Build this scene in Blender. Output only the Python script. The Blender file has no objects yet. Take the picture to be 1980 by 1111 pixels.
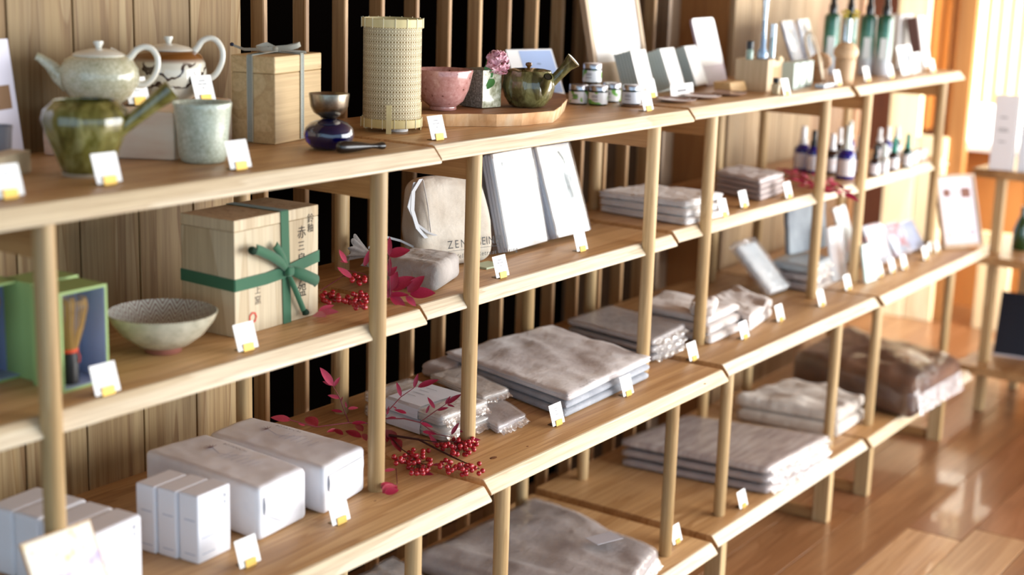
import bpy, math, random
import mathutils
from mathutils import Vector, Matrix, noise

C = bpy.context.scene.collection
SC = bpy.context.scene
rnd = random.Random(7)

# ------------------------------------------------------------------ camera
CAM = Vector((-1.9218, -1.8992, 1.4834))
PITCH, YAW, ROLL, FPX = -0.22119, -0.97249, 0.0306, 2825.8
def _axes():
    cy, sy, cp, sp = math.cos(YAW), math.sin(YAW), math.cos(PITCH), math.sin(PITCH)
    F = Vector((-sy*cp, cy*cp, sp)); R = Vector((cy, sy, 0)); U = R.cross(F)
    c, s = math.cos(ROLL), math.sin(ROLL)
    return F, c*R + s*U, -s*R + c*U
FW, RT, UP = _axes()
cd = bpy.data.cameras.new('camera'); cam = bpy.data.objects.new('camera', cd); C.objects.link(cam)
M3 = Matrix((RT, UP, -FW)).transposed()
cam.matrix_world = Matrix.Translation(CAM) @ M3.to_4x4()
cd.sensor_width = 36.0; cd.lens = 36.0*FPX/1980.0
cd.clip_start = 0.05; cd.clip_end = 60
cd.dof.use_dof = True; cd.dof.focus_distance = 2.66; cd.dof.aperture_fstop = 2.2
SC.camera = cam

# ------------------------------------------------------------------ light
SC.view_settings.view_transform = 'Standard'; SC.view_settings.look = 'None'
SC.view_settings.gamma = 1.0; SC.view_settings.exposure = 0.28; SC.view_settings.use_curve_mapping = False
w = bpy.data.worlds.new('world'); SC.world = w; w.use_nodes = True
bg = w.node_tree.nodes['Background']; bg.inputs[0].default_value = (0.55, 0.78, 1.0, 1); bg.inputs[1].default_value = 1.45
def area(name, loc, target, sx, sy, power, col=(1, 1, 1)):
    l = bpy.data.lights.new(name, 'AREA'); l.shape = 'RECTANGLE'; l.size = sx; l.size_y = sy
    l.energy = power; l.color = col
    o = bpy.data.objects.new(name, l); C.objects.link(o); o.location = loc
    o.rotation_euler = (Vector(target)-Vector(loc)).to_track_quat('-Z', 'Y').to_euler()
    return o
area('window_light_front', (2.6, -3.6, 1.05), (1.2, -0.3, 0.7), 4.2, 2.2, 235, (1.0, 0.98, 0.95))
area('window_light_end', (4.6, -2.4, 1.5), (1.5, -0.3, 0.8), 2.2, 2.0, 32, (1.0, 0.98, 0.93))
area('fin_sun_lamp', (3.75, -1.3, 1.5), (4.25, .25, .7), 1.0, 1.4, 30, (1.0, 0.95, 0.82)).data.spread = math.radians(75)  # added lamp in mid-room, standing in for sun on the pale fins

# ------------------------------------------------------------------ picture helpers: a pixel and a plane give a point in the room
def ray(px, py): return FW + RT*((px-990)/FPX) + UP*((555.5-py)/FPX)
def G(px, py, z):
    d = ray(px, py); return CAM + d*((z-CAM.z)/d.z)
def D(px, py, depth): return CAM + ray(px, py)*depth
def pr(X):
    d = X-CAM; z = d.dot(FW); return 990+FPX*d.dot(RT)/z, 555.5-FPX*d.dot(UP)/z, z
def depth(X): return (X-CAM).dot(FW)
def ppm(X): return FPX/depth(X)
def HZ(X, py):
    lo, hi = -0.5, 3.0
    for _ in range(40):
        m = (lo+hi)/2
        if pr(Vector((X.x, X.y, m)))[1] > py: lo = m
        else: hi = m
    return lo
def onplane(px, py, a, n):
    d = ray(px, py); return CAM + d*((a-CAM).dot(n)/d.dot(n))
def RZ(px): return YAW - math.atan((px-990)/FPX)
Z3, Z2, Z1, Z0 = 1.1773, 0.9009, 0.6178, 0.2128

# ------------------------------------------------------------------ materials
def lin(c):
    if isinstance(c, str):
        c = [int(c[i:i+2], 16)/255 for i in (0, 2, 4)]
        c = [x/12.92 if x <= 0.04045 else ((x+0.055)/1.055)**2.4 for x in c]
    return (c[0], c[1], c[2], 1)
class NT:
    def __init__(s, name):
        s.m = bpy.data.materials.new(name); s.m.use_nodes = True; s.t = s.m.node_tree
        s.b = s.t.nodes['Principled BSDF']; s.out = s.t.nodes['Material Output']
    def n(s, typ, **kw):
        nd = s.t.nodes.new(typ)
        for k, v in kw.items():
            if k[0] == 'i': nd.inputs[int(k[1:])].default_value = v
            else: setattr(nd, k, v)
        return nd
    def l(s, a, b): s.t.links.new(a, b)
    def coords(s, scale=(1, 1, 1), kind='Object', rand=True):
        tc = s.n('ShaderNodeTexCoord'); mp = s.n('ShaderNodeMapping'); mp.inputs['Scale'].default_value = scale
        if rand:
            oi = s.n('ShaderNodeObjectInfo'); vm = s.n('ShaderNodeVectorMath', operation='SCALE'); vm.inputs[0].default_value = (7.3, 5.1, 9.7)
            s.l(oi.outputs['Random'], vm.inputs['Scale']); va = s.n('ShaderNodeVectorMath', operation='ADD')
            s.l(tc.outputs[kind], va.inputs[0]); s.l(vm.outputs[0], va.inputs[1]); s.l(va.outputs[0], mp.inputs[0])
        else: s.l(tc.outputs[kind], mp.inputs[0])
        return mp.outputs[0]
    def noise(s, vec, scale, detail=4, rough=.55, dist=0):
        nd = s.n('ShaderNodeTexNoise'); nd.inputs['Scale'].default_value = scale; nd.inputs['Detail'].default_value = detail
        nd.inputs['Roughness'].default_value = rough; nd.inputs['Distortion'].default_value = dist
        s.l(vec, nd.inputs['Vector']); return nd.outputs['Fac']
    def ramp(s, fac, stops, interp='LINEAR'):
        r = s.n('ShaderNodeValToRGB'); cr = r.color_ramp; cr.interpolation = interp
        while len(cr.elements) < len(stops): cr.elements.new(0.5)
        for e, (p, c) in zip(cr.elements, stops): e.position = p; e.color = lin(c)
        s.l(fac, r.inputs[0]); return r.outputs[0]
    def mix(s, fac, a, b, typ='MIX'):
        m = s.n('ShaderNodeMix', data_type='RGBA', blend_type=typ)
        for sock, v in ((m.inputs[0], fac), (m.inputs[6], a), (m.inputs[7], b)):
            if isinstance(v, bpy.types.NodeSocket): s.l(v, sock)
            else: sock.default_value = v
        return m.outputs[2]
    def bump(s, h, strength=.2, dist=.001):
        b = s.n('ShaderNodeBump'); b.inputs['Strength'].default_value = strength; b.inputs['Distance'].default_value = dist
        s.l(h, b.inputs['Height']); s.l(b.outputs[0], s.b.inputs['Normal']); return b
    def setp(s, **kw):
        for k, v in kw.items(): s.b.inputs[k.replace('_', ' ')].default_value = v
MATS = {}
def plain(name, col, rough=.5, metal=0, coat=0, trans=0, sss=0, emit=0):
    if name in MATS: return MATS[name]
    t = NT(name); t.setp(Roughness=rough, Metallic=metal); t.b.inputs['Base Color'].default_value = lin(col)
    t.b.inputs['Coat Weight'].default_value = coat; t.b.inputs['Transmission Weight'].default_value = trans
    if sss: t.b.inputs['Subsurface Weight'].default_value = sss; t.b.inputs['Subsurface Scale'].default_value = .01
    if emit: t.b.inputs['Emission Color'].default_value = lin(col); t.b.inputs['Emission Strength'].default_value = emit
    MATS[name] = t.m; return t.m
def wood(name, light, dark, axis=0, scale=1.0, rough=.45, rings=.5, fine=.35, bump=.15, coat=0.0):
    if name in MATS: return MATS[name]
    t = NT(name); lo, hi = 1.2*scale, 16*scale
    sc = [hi]*3; sc[axis] = lo
    v = t.coords(tuple(sc))
    broad = t.noise(v, .55, 3, .5, .6)
    ring = t.n('ShaderNodeMath', operation='FRACT'); mul = t.n('ShaderNodeMath', operation='MULTIPLY'); mul.inputs[1].default_value = 9
    t.l(broad, mul.inputs[0]); t.l(mul.outputs[0], ring.inputs[0])
    sc2 = [150*scale]*3; sc2[axis] = 3.5*scale
    v2 = t.coords(tuple(sc2)); fn = t.noise(v2, 1.0, 3, .7)
    base = t.ramp(broad, [(.32, dark), (.62, light)])
    r2 = t.ramp(ring.outputs[0], [(0, 'FFFFFF'), (.75, 'EEE4D2'), (.95, 'C8AE88'), (1, 'FFFFFF')])
    c = t.mix(rings, base, r2, 'MULTIPLY')
    f2 = t.ramp(fn, [(.35, 'A88A66'), (.6, 'FFFFFF')])
    c = t.mix(fine, c, f2, 'MULTIPLY')
    oi = t.n('ShaderNodeObjectInfo'); hv = t.n('ShaderNodeHueSaturation'); mr = t.n('ShaderNodeMapRange'); mr.inputs[3].default_value = .88; mr.inputs[4].default_value = 1.1
    t.l(oi.outputs['Random'], mr.inputs[0]); t.l(mr.outputs[0], hv.inputs['Value']); t.l(c, hv.inputs['Color'])
    t.l(hv.outputs[0], t.b.inputs['Base Color']); t.setp(Roughness=rough); t.b.inputs['Coat Weight'].default_value = coat
    t.bump(fn, bump, .0006); MATS[name] = t.m; return t.m
def mottled(name, stops, scale=40, rough=.4, bump=.2, bscale=None, coat=0, detail=4, dist=.001, sx=(1, 1, 1), kind='Object', metal=0):
    if name in MATS: return MATS[name]
    t = NT(name); v = t.coords(sx, kind); nz = t.noise(v, scale, detail, .6)
    t.l(t.ramp(nz, stops), t.b.inputs['Base Color']); t.setp(Roughness=rough, Metallic=metal); t.b.inputs['Coat Weight'].default_value = coat
    b = t.noise(v, bscale or scale, detail, .6); t.bump(b, bump, dist); MATS[name] = t.m; return t.m
def fabric(name, a, b, scale=900, big=18, rough=.9):
    if name in MATS: return MATS[name]
    t = NT(name); v = t.coords((1, 1, 1)); n1 = t.noise(v, big, 3, .6); n2 = t.noise(v, scale, 2, .7)
    c = t.ramp(n1, [(.35, b), (.65, a)]); t.l(t.mix(.25, c, t.ramp(n2, [(.3, '9C948C'), (.7, 'FFFFFF')]), 'MULTIPLY'), t.b.inputs['Base Color'])
    t.setp(Roughness=rough); t.b.inputs['Sheen Weight'].default_value = .2
    n3 = t.noise(t.coords((1, 1.7, 1)), big*2.2, 3, .55, .15); b0 = t.bump(n3, .6, .007); b1 = t.n('ShaderNodeBump'); b1.inputs['Strength'].default_value = .35; b1.inputs['Distance'].default_value = .0006
    t.l(n2, b1.inputs['Height']); t.l(b0.outputs[0], b1.inputs['Normal']); t.l(b1.outputs[0], t.b.inputs['Normal']); MATS[name] = t.m; return t.m
def plastic(name, streak=.05, tint='F2F4F8', wr=30, base=.10, sx=(1, 1, 1), bs=.35, rough=.12):
    """thin clear film: mostly see-through, wrinkled highlights"""
    if name in MATS: return MATS[name]
    t = NT(name); v = t.coords(sx); n1 = t.noise(v, wr, 3, .55, .8)
    bp = t.n('ShaderNodeBump'); bp.inputs['Strength'].default_value = bs; bp.inputs['Distance'].default_value = .004; t.l(n1, bp.inputs['Height'])
    gl = t.n('ShaderNodeBsdfGlossy'); gl.inputs['Roughness'].default_value = rough; gl.inputs['Color'].default_value = (1, 1, 1, 1); t.l(bp.outputs[0], gl.inputs['Normal'])
    df = t.n('ShaderNodeBsdfDiffuse'); df.inputs['Color'].default_value = lin(tint); t.l(bp.outputs[0], df.inputs['Normal'])
    tr = t.n('ShaderNodeBsdfTransparent')
    m1 = t.n('ShaderNodeMixShader'); m1.inputs[0].default_value = base; t.l(tr.outputs[0], m1.inputs[1]); t.l(df.outputs[0], m1.inputs[2])
    fr = t.n('ShaderNodeFresnel'); fr.inputs[0].default_value = 1.5; t.l(bp.outputs[0], fr.inputs['Normal'])
    ad = t.n('ShaderNodeMath', operation='ADD'); ad.operation = 'MULTIPLY_ADD'; ad.inputs[1].default_value = .38; ad.inputs[2].default_value = streak*.4; ad.use_clamp = True; t.l(fr.outputs[0], ad.inputs[0])
    m2 = t.n('ShaderNodeMixShader'); t.l(ad.outputs[0], m2.inputs[0]); t.l(m1.outputs[0], m2.inputs[1]); t.l(gl.outputs[0], m2.inputs[2])
    t.l(m2.outputs[0], t.out.inputs[0]); MATS[name] = t.m; return t.m
def clear_glass(name, tint='F4FAFF', rough=.02, amt=.12):
    if name in MATS: return MATS[name]
    t = NT(name); gl = t.n('ShaderNodeBsdfGlossy'); gl.inputs['Roughness'].default_value = rough
    tr = t.n('ShaderNodeBsdfTransparent'); tr.inputs[0].default_value = lin(tint)
    fr = t.n('ShaderNodeFresnel'); fr.inputs[0].default_value = 1.5
    ad = t.n('ShaderNodeMath', operation='ADD'); ad.inputs[1].default_value = amt; t.l(fr.outputs[0], ad.inputs[0]); ad.use_clamp = True
    m = t.n('ShaderNodeMixShader'); t.l(ad.outputs[0], m.inputs[0]); t.l(tr.outputs[0], m.inputs[1]); t.l(gl.outputs[0], m.inputs[2])
    t.l(m.outputs[0], t.out.inputs[0]); MATS[name] = t.m; return t.m

OAKE = wood('oak_front_pale', 'EEE2CC', 'DCC8A4', 0, 1.2, .5, .35, .4)  # paler oak for the slanted shelf fronts
OAK = wood('oak_shelf', 'D0A878', 'AC8254', 0, 1.0, .42, .55, .35, coat=.05)
OAKP = wood('oak_post', 'D8BC8E', 'B89868', 2, 1.3, .5, .3, .35)
RAILM = wood('oak_rail', 'C99C66', 'A87842', 1, 1.2, .5, .3, .35)
PLANKW = wood('wall_plank_wood', 'B89E72', '907650', 2, .8, .65, .75, .5, bump=.3)
PLANKD = wood('recess_plank_wood', '96806A', '786350', 2, .8, .65, .6, .4)
SLATW = wood('slat_wood', 'CCA678', 'A47C50', 2, 1.1, .55, .5, .3)
PALEW = wood('pale_fin_wood', 'F8E8C8', 'ECD4A8', 2, .7, .6, .3, .15)
ORANGEW = wood('orange_wood', 'AE7234', '8E5420', 2, .9, .5, .3, .2)
BROWNW = wood('brown_pillar_wood', 'A87440', '8A5A2E', 2, .9, .5, .3, .2)
DARK = plain('gap_shade', '060403', 1); DARK.node_tree.nodes['Principled BSDF'].inputs['Specular IOR Level'].default_value = 0
PAPER = plain('white_paper', 'F3F2F0', .6)
CARDW = plain('card_white', 'FBFBF8', .55)
INK = plain('black_ink', '1C1A1A', .6)
GREYINK = plain('grey_ink', '66666C', .6)
BRASS = plain('brass', 'C4A050', .5, .6)
BRASSD = plain('brass_base', '6E5A34', .4, 1)
PLAS = plastic('clear_plastic_film')
PLASW = plastic('crumpled_plastic_film', .16, 'F4F6FA', 30, .12, bs=1.0, rough=.14)
FILMP = plastic('parcel_film', .10, 'F4F6FA', 18, .03, bs=.9, rough=.08)
CRUMP = plastic('crumpled_highlight_film', .35, 'F6F8FC', 90, .35, bs=1.0, rough=.2)
PLASS = plastic('smooth_plastic_sleeve', .15, 'F6F8FC', 16, .08, (1, 1, .16), .5, .06)

# ------------------------------------------------------------------ mesh builder
class MB:
    def __init__(s): s.v = []; s.f = []
    def add(s, vs, fs):
        o = len(s.v); s.v += [tuple(v) for v in vs]; s.f += [tuple(i+o for i in f) for f in fs]; return s
    def box(s, x0, x1, y0, y1, z0, z1):
        return s.add([(x, y, z) for z in (z0, z1) for x, y in ((x0, y0), (x1, y0), (x1, y1), (x0, y1))],
                     [(3, 2, 1, 0), (4, 5, 6, 7), (0, 1, 5, 4), (1, 2, 6, 5), (2, 3, 7, 6), (3, 0, 4, 7)])
    def quad(s, a, b, c, d): return s.add([a, b, c, d], [(0, 1, 2, 3)])
    def lathe(s, prof, seg=32, c=(0, 0, 0), fn=None):
        vs, fs, rings = [], [], []
        for r, z in prof:
            if r <= 1e-7: rings.append([len(vs)]); vs.append((c[0], c[1], c[2]+z))
            else:
                st = len(vs); rings.append(list(range(st, st+seg)))
                for i in range(seg):
                    a = 2*math.pi*i/seg; rr = r*(fn(a, z) if fn else 1)
                    vs.append((c[0]+rr*math.cos(a), c[1]+rr*math.sin(a), c[2]+z))
        for A, B in zip(rings, rings[1:]):
            if len(A) == 1 and len(B) == 1: continue
            for i in range(seg):
                j = (i+1) % seg
                if len(A) == 1: fs.append((A[0], B[j], B[i]))
                elif len(B) == 1: fs.append((A[i], A[j], B[0]))
                else: fs.append((A[i], A[j], B[j], B[i]))
        return s.add(vs, fs)
    def tube(s, pts, rad, seg=8, cap=True, flat=1.0):
        pts = [Vector(p) for p in pts]; n = len(pts)
        rads = rad if isinstance(rad, (list, tuple)) else [rad]*n
        vs, fs = [], []; up = Vector((0, 0, 1)); prev = None
        for i, p in enumerate(pts):
            t = (pts[min(i+1, n-1)]-pts[max(i-1, 0)]).normalized()
            if prev is None: a = t.cross(up) if abs(t.dot(up)) < .95 else t.cross(Vector((1, 0, 0)))
            else: a = prev - t*prev.dot(t)
            a.normalize(); prev = a; b = t.cross(a)
            for k in range(seg):
                an = 2*math.pi*k/seg; vs.append(p + a*(math.cos(an)*rads[i]) + b*(math.sin(an)*rads[i]*flat))
        for i in range(n-1):
            for k in range(seg):
                l = (k+1) % seg; fs.append((i*seg+k, i*seg+l, (i+1)*seg+l, (i+1)*seg+k))
        if cap: fs.append(tuple(range(seg-1, -1, -1))); fs.append(tuple((n-1)*seg+k for k in range(seg)))
        return s.add(vs, fs)
    def strip(s, pts, side, wid, th=.0006):
        """flat ribbon along pts, width along side vectors"""
        pts = [Vector(p) for p in pts]; n = len(pts); vs, fs = [], []
        for i, p in enumerate(pts):
            sd = Vector(side[i] if isinstance(side, list) else side).normalized()
            t = (pts[min(i+1, n-1)]-pts[max(i-1, 0)]).normalized(); nn = t.cross(sd).normalized()
            for a, b in ((-1, -1), (1, -1), (1, 1), (-1, 1)): vs.append(p + sd*(a*wid/2) + nn*(b*th/2))
        for i in range(n-1):
            for k in range(4):
                l = (k+1) % 4; fs.append((i*4+k, i*4+l, (i+1)*4+l, (i+1)*4+k))
        fs.append((3, 2, 1, 0)); fs.append(tuple((n-1)*4+k for k in range(4)))
        return s.add(vs, fs)
    def grid(s, fn, nu, nv, cu=False, cv=False):
        U = nu if cu else nu+1; V = nv if cv else nv+1
        vs = [fn(i/nu, j/nv) for i in range(U) for j in range(V)]; fs = []
        for i in range(nu):
            for j in range(nv):
                a = i*V+j; b = ((i+1) % U)*V+j; c = ((i+1) % U)*V+(j+1) % V; d = i*V+(j+1) % V
                fs.append((a, b, c, d))
        return s.add(vs, fs)
    def xf(s, m, start=0):
        for i in range(start, len(s.v)): s.v[i] = tuple(m @ Vector(s.v[i]))
        return s
    def mesh(s, name, mat, smooth=True, ang=40):
        me = bpy.data.meshes.new(name); me.from_pydata(s.v, [], s.f); me.materials.append(mat)
        if smooth:
            me.polygons.foreach_set('use_smooth', [True]*len(me.polygons))
            try: me.set_sharp_from_angle(angle=math.radians(ang))
            except Exception: pass
        me.update(); return me
def rbox(L, W, H, r, nx=16, ny=12, nz=4, amp=0, freq=8, layers=0, groove=.003, seed=0, quad=None, sag=0, ripple=0, side_amp=None):
    """closed rounded cushion/folded-cloth block, centred in x,y, base at z=0; quad bends it to four plan corners"""
    mb = MB(); r = min(r, H/2-1e-4); idx = {}
    def P(i, j, k):
        key = (i, j, k)
        if key in idx: return idx[key]
        x, y, z = (i/nx-.5)*L, (j/ny-.5)*W, k/nz*H
        cx, cy, cz = max(-L/2+r, min(L/2-r, x)), max(-W/2+r, min(W/2-r, y)), max(r, min(H-r, z))
        d = Vector((x-cx, y-cy, z-cz))
        if d.length > 1e-9:
            d.normalize(); p = Vector((cx, cy, cz)) + d*r
        else: p = Vector((x, y, z)); d = Vector((0, 0, 0))
        side = i in (0, nx) or j in (0, ny)
        if layers and side and H > 0:
            g = abs(math.sin(math.pi*layers*p.z/H)); k2 = groove*(1-g)**2
            hd = Vector((p.x/(L/2), p.y/(W/2), 0)); m = max(abs(hd.x), abs(hd.y))
            p -= Vector((math.copysign(k2, hd.x) if abs(hd.x) > .97*m and i in (0, nx) else 0, math.copysign(k2, hd.y) if j in (0, ny) else 0, 0))
        if amp:
            q = Vector((p.x*freq+seed*3.1, p.y*freq+seed*1.7, p.z*freq*1.5+seed))
            n1 = noise.noise(q) + .5*noise.noise(q*2.3+Vector((9, 1, 2)))
            rid = 0
            if ripple: rid = ripple*(1-abs(noise.noise(Vector((p.x*freq*.6+seed, p.y*freq*1.4+5, 3.3)))*2.2))
            zf = (p.z/H)
            p.z += (amp*n1 + amp*rid)*zf
            sa = amp*.6 if side_amp is None else side_amp
            if side: p.x += sa*noise.noise(q+Vector((20, 0, 0))); p.y += sa*noise.noise(q+Vector((0, 20, 0)))
        if sag: p.z -= sag*(p.z/H)*((2*p.x/L)**2*.5 + (2*p.y/W)**2*.5)
        p.z = max(p.z, 0)
        if quad:
            u, v = p.x/L+.5, p.y/W+.5; a, b, c, e = quad
            q2 = a*((1-u)*(1-v)) + b*(u*(1-v)) + c*(u*v) + e*((1-u)*v)
            p = Vector((q2.x, q2.y, p.z))
        idx[key] = len(mb.v); mb.v.append(tuple(p)); return idx[key]
    for i in range(nx):
        for j in range(ny):
            mb.f.append((P(i, j, nz), P(i+1, j, nz), P(i+1, j+1, nz), P(i, j+1, nz)))
            mb.f.append((P(i, j+1, 0), P(i+1, j+1, 0), P(i+1, j, 0), P(i, j, 0)))
    for i in range(nx):
        for k in range(nz):
            mb.f.append((P(i, 0, k), P(i+1, 0, k), P(i+1, 0, k+1), P(i, 0, k+1)))
            mb.f.append((P(i+1, ny, k), P(i, ny, k), P(i, ny, k+1), P(i+1, ny, k+1)))
    for j in range(ny):
        for k in range(nz):
            mb.f.append((P(0, j+1, k), P(0, j, k), P(0, j, k+1), P(0, j+1, k+1)))
            mb.f.append((P(nx, j, k), P(nx, j+1, k), P(nx, j+1, k+1), P(nx, j, k+1)))
    return mb

# ------------------------------------------------------------------ objects
POSTS = []
for ux, uy in ((-.9184, -.0148), (0, 0), (.9368, .0168), (1.8396, -.0003)):
    for x in (.13, .77): POSTS += [(ux+x, uy-.4129, .6, 1.2), (ux+x, uy-.11, 0, 1.2), (ux+x, uy-.4939, 0, .6)]
def avoid_posts(vs, org, r=.0165):
    out = []
    for x, y, z in vs:
        X, Y, Z = x+org[0], y+org[1], z+org[2]
        for px, py, z0, z1 in POSTS:
            if z0 < Z < z1:
                dx, dy = X-px, Y-py; d = math.hypot(dx, dy)
                if d < r: d = d or 1e-6; X, Y = px+dx/d*r, py+dy/d*r
        out.append((X-org[0], Y-org[1], z))
    return out
def link(name, data, parent=None, loc=None, rot=None, mat4=None):
    o = bpy.data.objects.new(name, data); C.objects.link(o)
    if parent: o.parent = parent
    if loc is not None: o.location = loc
    if rot is not None: o.rotation_euler = rot
    if mat4 is not None: o.matrix_local = mat4
    return o
def tag(o, label, cat, group=None, kind=None):
    o['label'] = label; o['category'] = cat
    if group: o['group'] = group
    if kind: o['kind'] = kind
    return o
def thing(name, label, cat, loc=(0, 0, 0), rz=0, group=None, mat4=None):
    o = link(name, None, loc=loc, rot=(0, 0, rz))
    if mat4 is not None: o.matrix_world = mat4
    o.empty_display_size = .02
    return tag(o, label, cat, group)
def part(name, mb, mat, parent, smooth=True, ang=40, loc=None, rot=None, bevel=0, label=None, seg=2):
    me = mb if isinstance(mb, bpy.types.Mesh) else mb.mesh(name, mat, smooth, ang)
    o = link(name, me, parent, loc, rot)
    if bevel:
        b = o.modifiers.new('bevel', 'BEVEL'); b.width = bevel; b.segments = seg; b.limit_method = 'ANGLE'; b.angle_limit = math.radians(35)
    if label: o['label'] = label
    return o
def solo(name, mb, mat, label, cat, loc=(0, 0, 0), rz=0, group=None, smooth=True, ang=40, bevel=0, mat4=None):
    o = part(name, mb, mat, None, smooth, ang, loc, (0, 0, rz), bevel)
    if mat4 is not None: o.matrix_world = mat4
    return tag(o, label, cat, group)
def struct(name, mb, mat, smooth=False, parent=None, loc=None, bevel=0):
    o = part(name, mb, mat, parent, smooth, 40, loc, None, bevel)
    if parent is None: o['kind'] = 'structure'
    return o
def dup(root, loc=None, rz=None, label=None, group=None, mat4=None):
    r = root.copy(); C.objects.link(r)
    if loc is not None: r.location = loc
    if rz is not None: r.rotation_euler = (0, 0, rz)
    if mat4 is not None: r.matrix_world = mat4
    if label: r['label'] = label
    if group: r['group'] = group
    for ch in list(root.children):
        c = ch.copy(); C.objects.link(c); c.parent = r
        for g in list(ch.children):
            d = g.copy(); C.objects.link(d); d.parent = c
    return r
def text_mesh(body, size, mat, align='CENTER', space=1.0, italic=0):
    cu = bpy.data.curves.new('lettering', 'FONT'); cu.body = body; cu.size = size; cu.align_x = align; cu.align_y = 'CENTER'
    cu.space_character = space; cu.shear = italic; cu.resolution_u = 3
    o = bpy.data.objects.new('tmp_text', cu); C.objects.link(o)
    dg = bpy.context.evaluated_depsgraph_get(); dg.update()
    me = bpy.data.meshes.new_from_object(o.evaluated_get(dg)); me.materials.clear(); me.materials.append(mat)
    bpy.data.objects.remove(o); bpy.data.curves.remove(cu); return me
def lettering(body, size, mat, parent, m4, align='CENTER', space=1.0, italic=0, sy=1.0, name='lettering'):
    me = text_mesh(body, size, mat, align, space, italic); o = link(name, me, parent)
    o.matrix_local = m4 @ Matrix.Diagonal((1, sy, 1, 1)); return o
def frame4(o, x, z):
    """4x4 with local x along x, local z along z (orthonormalised), y = z cross x"""
    x = Vector(x).normalized(); z = Vector(z); z = (z - x*z.dot(x)).normalized(); y = z.cross(x)
    return Matrix(((x.x, y.x, z.x, o[0]), (x.y, y.y, z.y, o[1]), (x.z, y.z, z.z, o[2]), (0, 0, 0, 1)))
def lean_frame(bl, br, tl, z, th=0):
    """lower-left, lower-right and upper-left pixels of an upright panel whose foot is at height z -> frame, width, height"""
    a, b = G(bl[0], bl[1], z), G(br[0], br[1], z); u = (b-a)
    T = onplane(tl[0], tl[1], a, u.normalized()); m = frame4(a, u, T-a); d_ = T-a
    lift = th*math.sqrt(d_.x**2+d_.y**2)/d_.length + .0005; m.translation = a+Vector((0, 0, lift)); return m, u.length, d_.length-lift
def boxframe(a, b, c, z, top):
    """nearest, right and left bottom corners in pixels"""
    A, B, Cc = G(*a, z), G(*b, z), G(*c, z); u = B-A; un = u.normalized(); v = Cc-A; v -= un*v.dot(un)
    return frame4(A, u, (0, 0, 1)), u.length, v.length, HZ(A, top)-z
# ================================================================== room shell
# floor: boards run along the shelves; joints between them are real gaps
floor = struct('floor', MB().box(-4, 8, -6, 6, -.06, -.012), plain('floor_base', '3A2415', .8))
FLOORW = [wood('floor_wood_a', 'B4865E', '916644', 0, .8, .3, .4, .35, coat=.2), wood('floor_wood_b', 'CCA47C', 'AA8058', 0, .8, .3, .4, .35, coat=.2),
          wood('floor_wood_c', 'A47452', '835839', 0, .8, .3, .4, .35, coat=.2)]
rf = random.Random(3); y = -.09 - .15*9 - .0
ypl = [(-.84 + .15*k) for k in range(-8, 12)]
for k, y0 in enumerate(ypl):
    if k in (0, 1, 2, 3) or k > 13:
        continue
    x = -1.2 + rf.random()*.8
    if abs(y0+.99) < .01: x = 1.915 - 1.62*2
    while x < 5.6:
        L = 1.62 if abs(y0+.99) < .01 else rf.uniform(1.0, 1.9)
        m = FLOORW[rf.choice([0, 0, 1, 2])]
        if abs(y0+.99) < .01 and x > 1.0 and x < 2.0: m = FLOORW[2]
        if abs(y0+.99) < .01 and -.5 < x < 1.0: m = FLOORW[1]
        o = part('floor_board', MB().box(-L/2+.0012, L/2-.0012, .0012, .1488, -.012, 0), m, floor, smooth=False, loc=(x+L/2, y0, 0), bevel=.001, seg=1)
        x += L
rest = MB()
for y0 in [(-.84 + .15*k) for k in list(range(-34, -4)) + list(range(6, 45))]: rest.box(-4, 8, y0+.0012, y0+.1488, -.012, 0)
o = part('floor_board', rest, FLOORW[0], floor, smooth=False); o['kind'] = 'stuff'

# back wall: vertical boards, an open slatted stretch, a recessed boarded stretch, boards again
wall = struct('wall_back', MB().box(-3.4, -.05, 0, .06, 0, 2.6), plain('wall_core', '5A4632', .9))
def boards(xs, yf, z0, z1, mat, parent=wall, th=.018):
    for a, b in zip(xs, xs[1:]):
        part('wall_board', MB().box(-(b-a)/2+.0012, (b-a)/2-.0012, 0, th, 0, z1-z0), mat, parent, smooth=False, loc=((a+b)/2, yf, z0), bevel=.0012, seg=1)
boards([-1.39+.1212*i for i in range(11)] + [-.0577], -.04, 0, 2.6, PLANKW)
part('wall_board_end', MB().box(-.0585, -.047, -.022, .05, 0, 2.6), PLANKW, wall, smooth=False)
part('shade_panel', MB().box(-.05, 1.72, .30, .32, 0, 2.6), DARK, wall, smooth=False)  # black sheets stand in for the unlit room behind the slats
part('shade_panel_side', MB().box(-.062, -.047, .051, .30, 0, 2.6), DARK, wall, smooth=False)
slat = MB().box(-.006, .006, 0, .034, 0, 2.6).mesh('slat', SLATW, False)
x = .044
XSL = []
while x < 1.50:
    XSL.append(x); part('slat', slat, SLATW, wall, loc=(x, 0.0, 0), bevel=.002, seg=1); x += .1115
boards([1.58, 1.70, 1.82, 1.94, 2.06], .16, 0, 2.6, PLANKD)
part('recess_side', MB().box(1.565, 1.58, .0, .32, 0, 2.6), PLANKD, wall, smooth=False)
part('recess_side', MB().box(1.925, 1.94, .004, .159, 0, 2.6), BROWNW, wall, smooth=False)
boards([1.93, 2.05, 2.17, 2.29, 2.41, 2.53], -.015, 0, 2.6, wood('light_board_wood', 'C4AA86', 'A68C68', 2, .8, .65, .4, .3))
boards([2.53, 2.65, 2.77, 2.89], -.012, 0, 2.6, wood('tan_board_wood', 'B08C68', '92704E', 2, .8, .6, .4, .3))
part('wall_end_post', MB().box(2.89, 2.95, -.02, .09, 0, 2.6), BROWNW, wall, smooth=False, bevel=.003)
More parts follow.
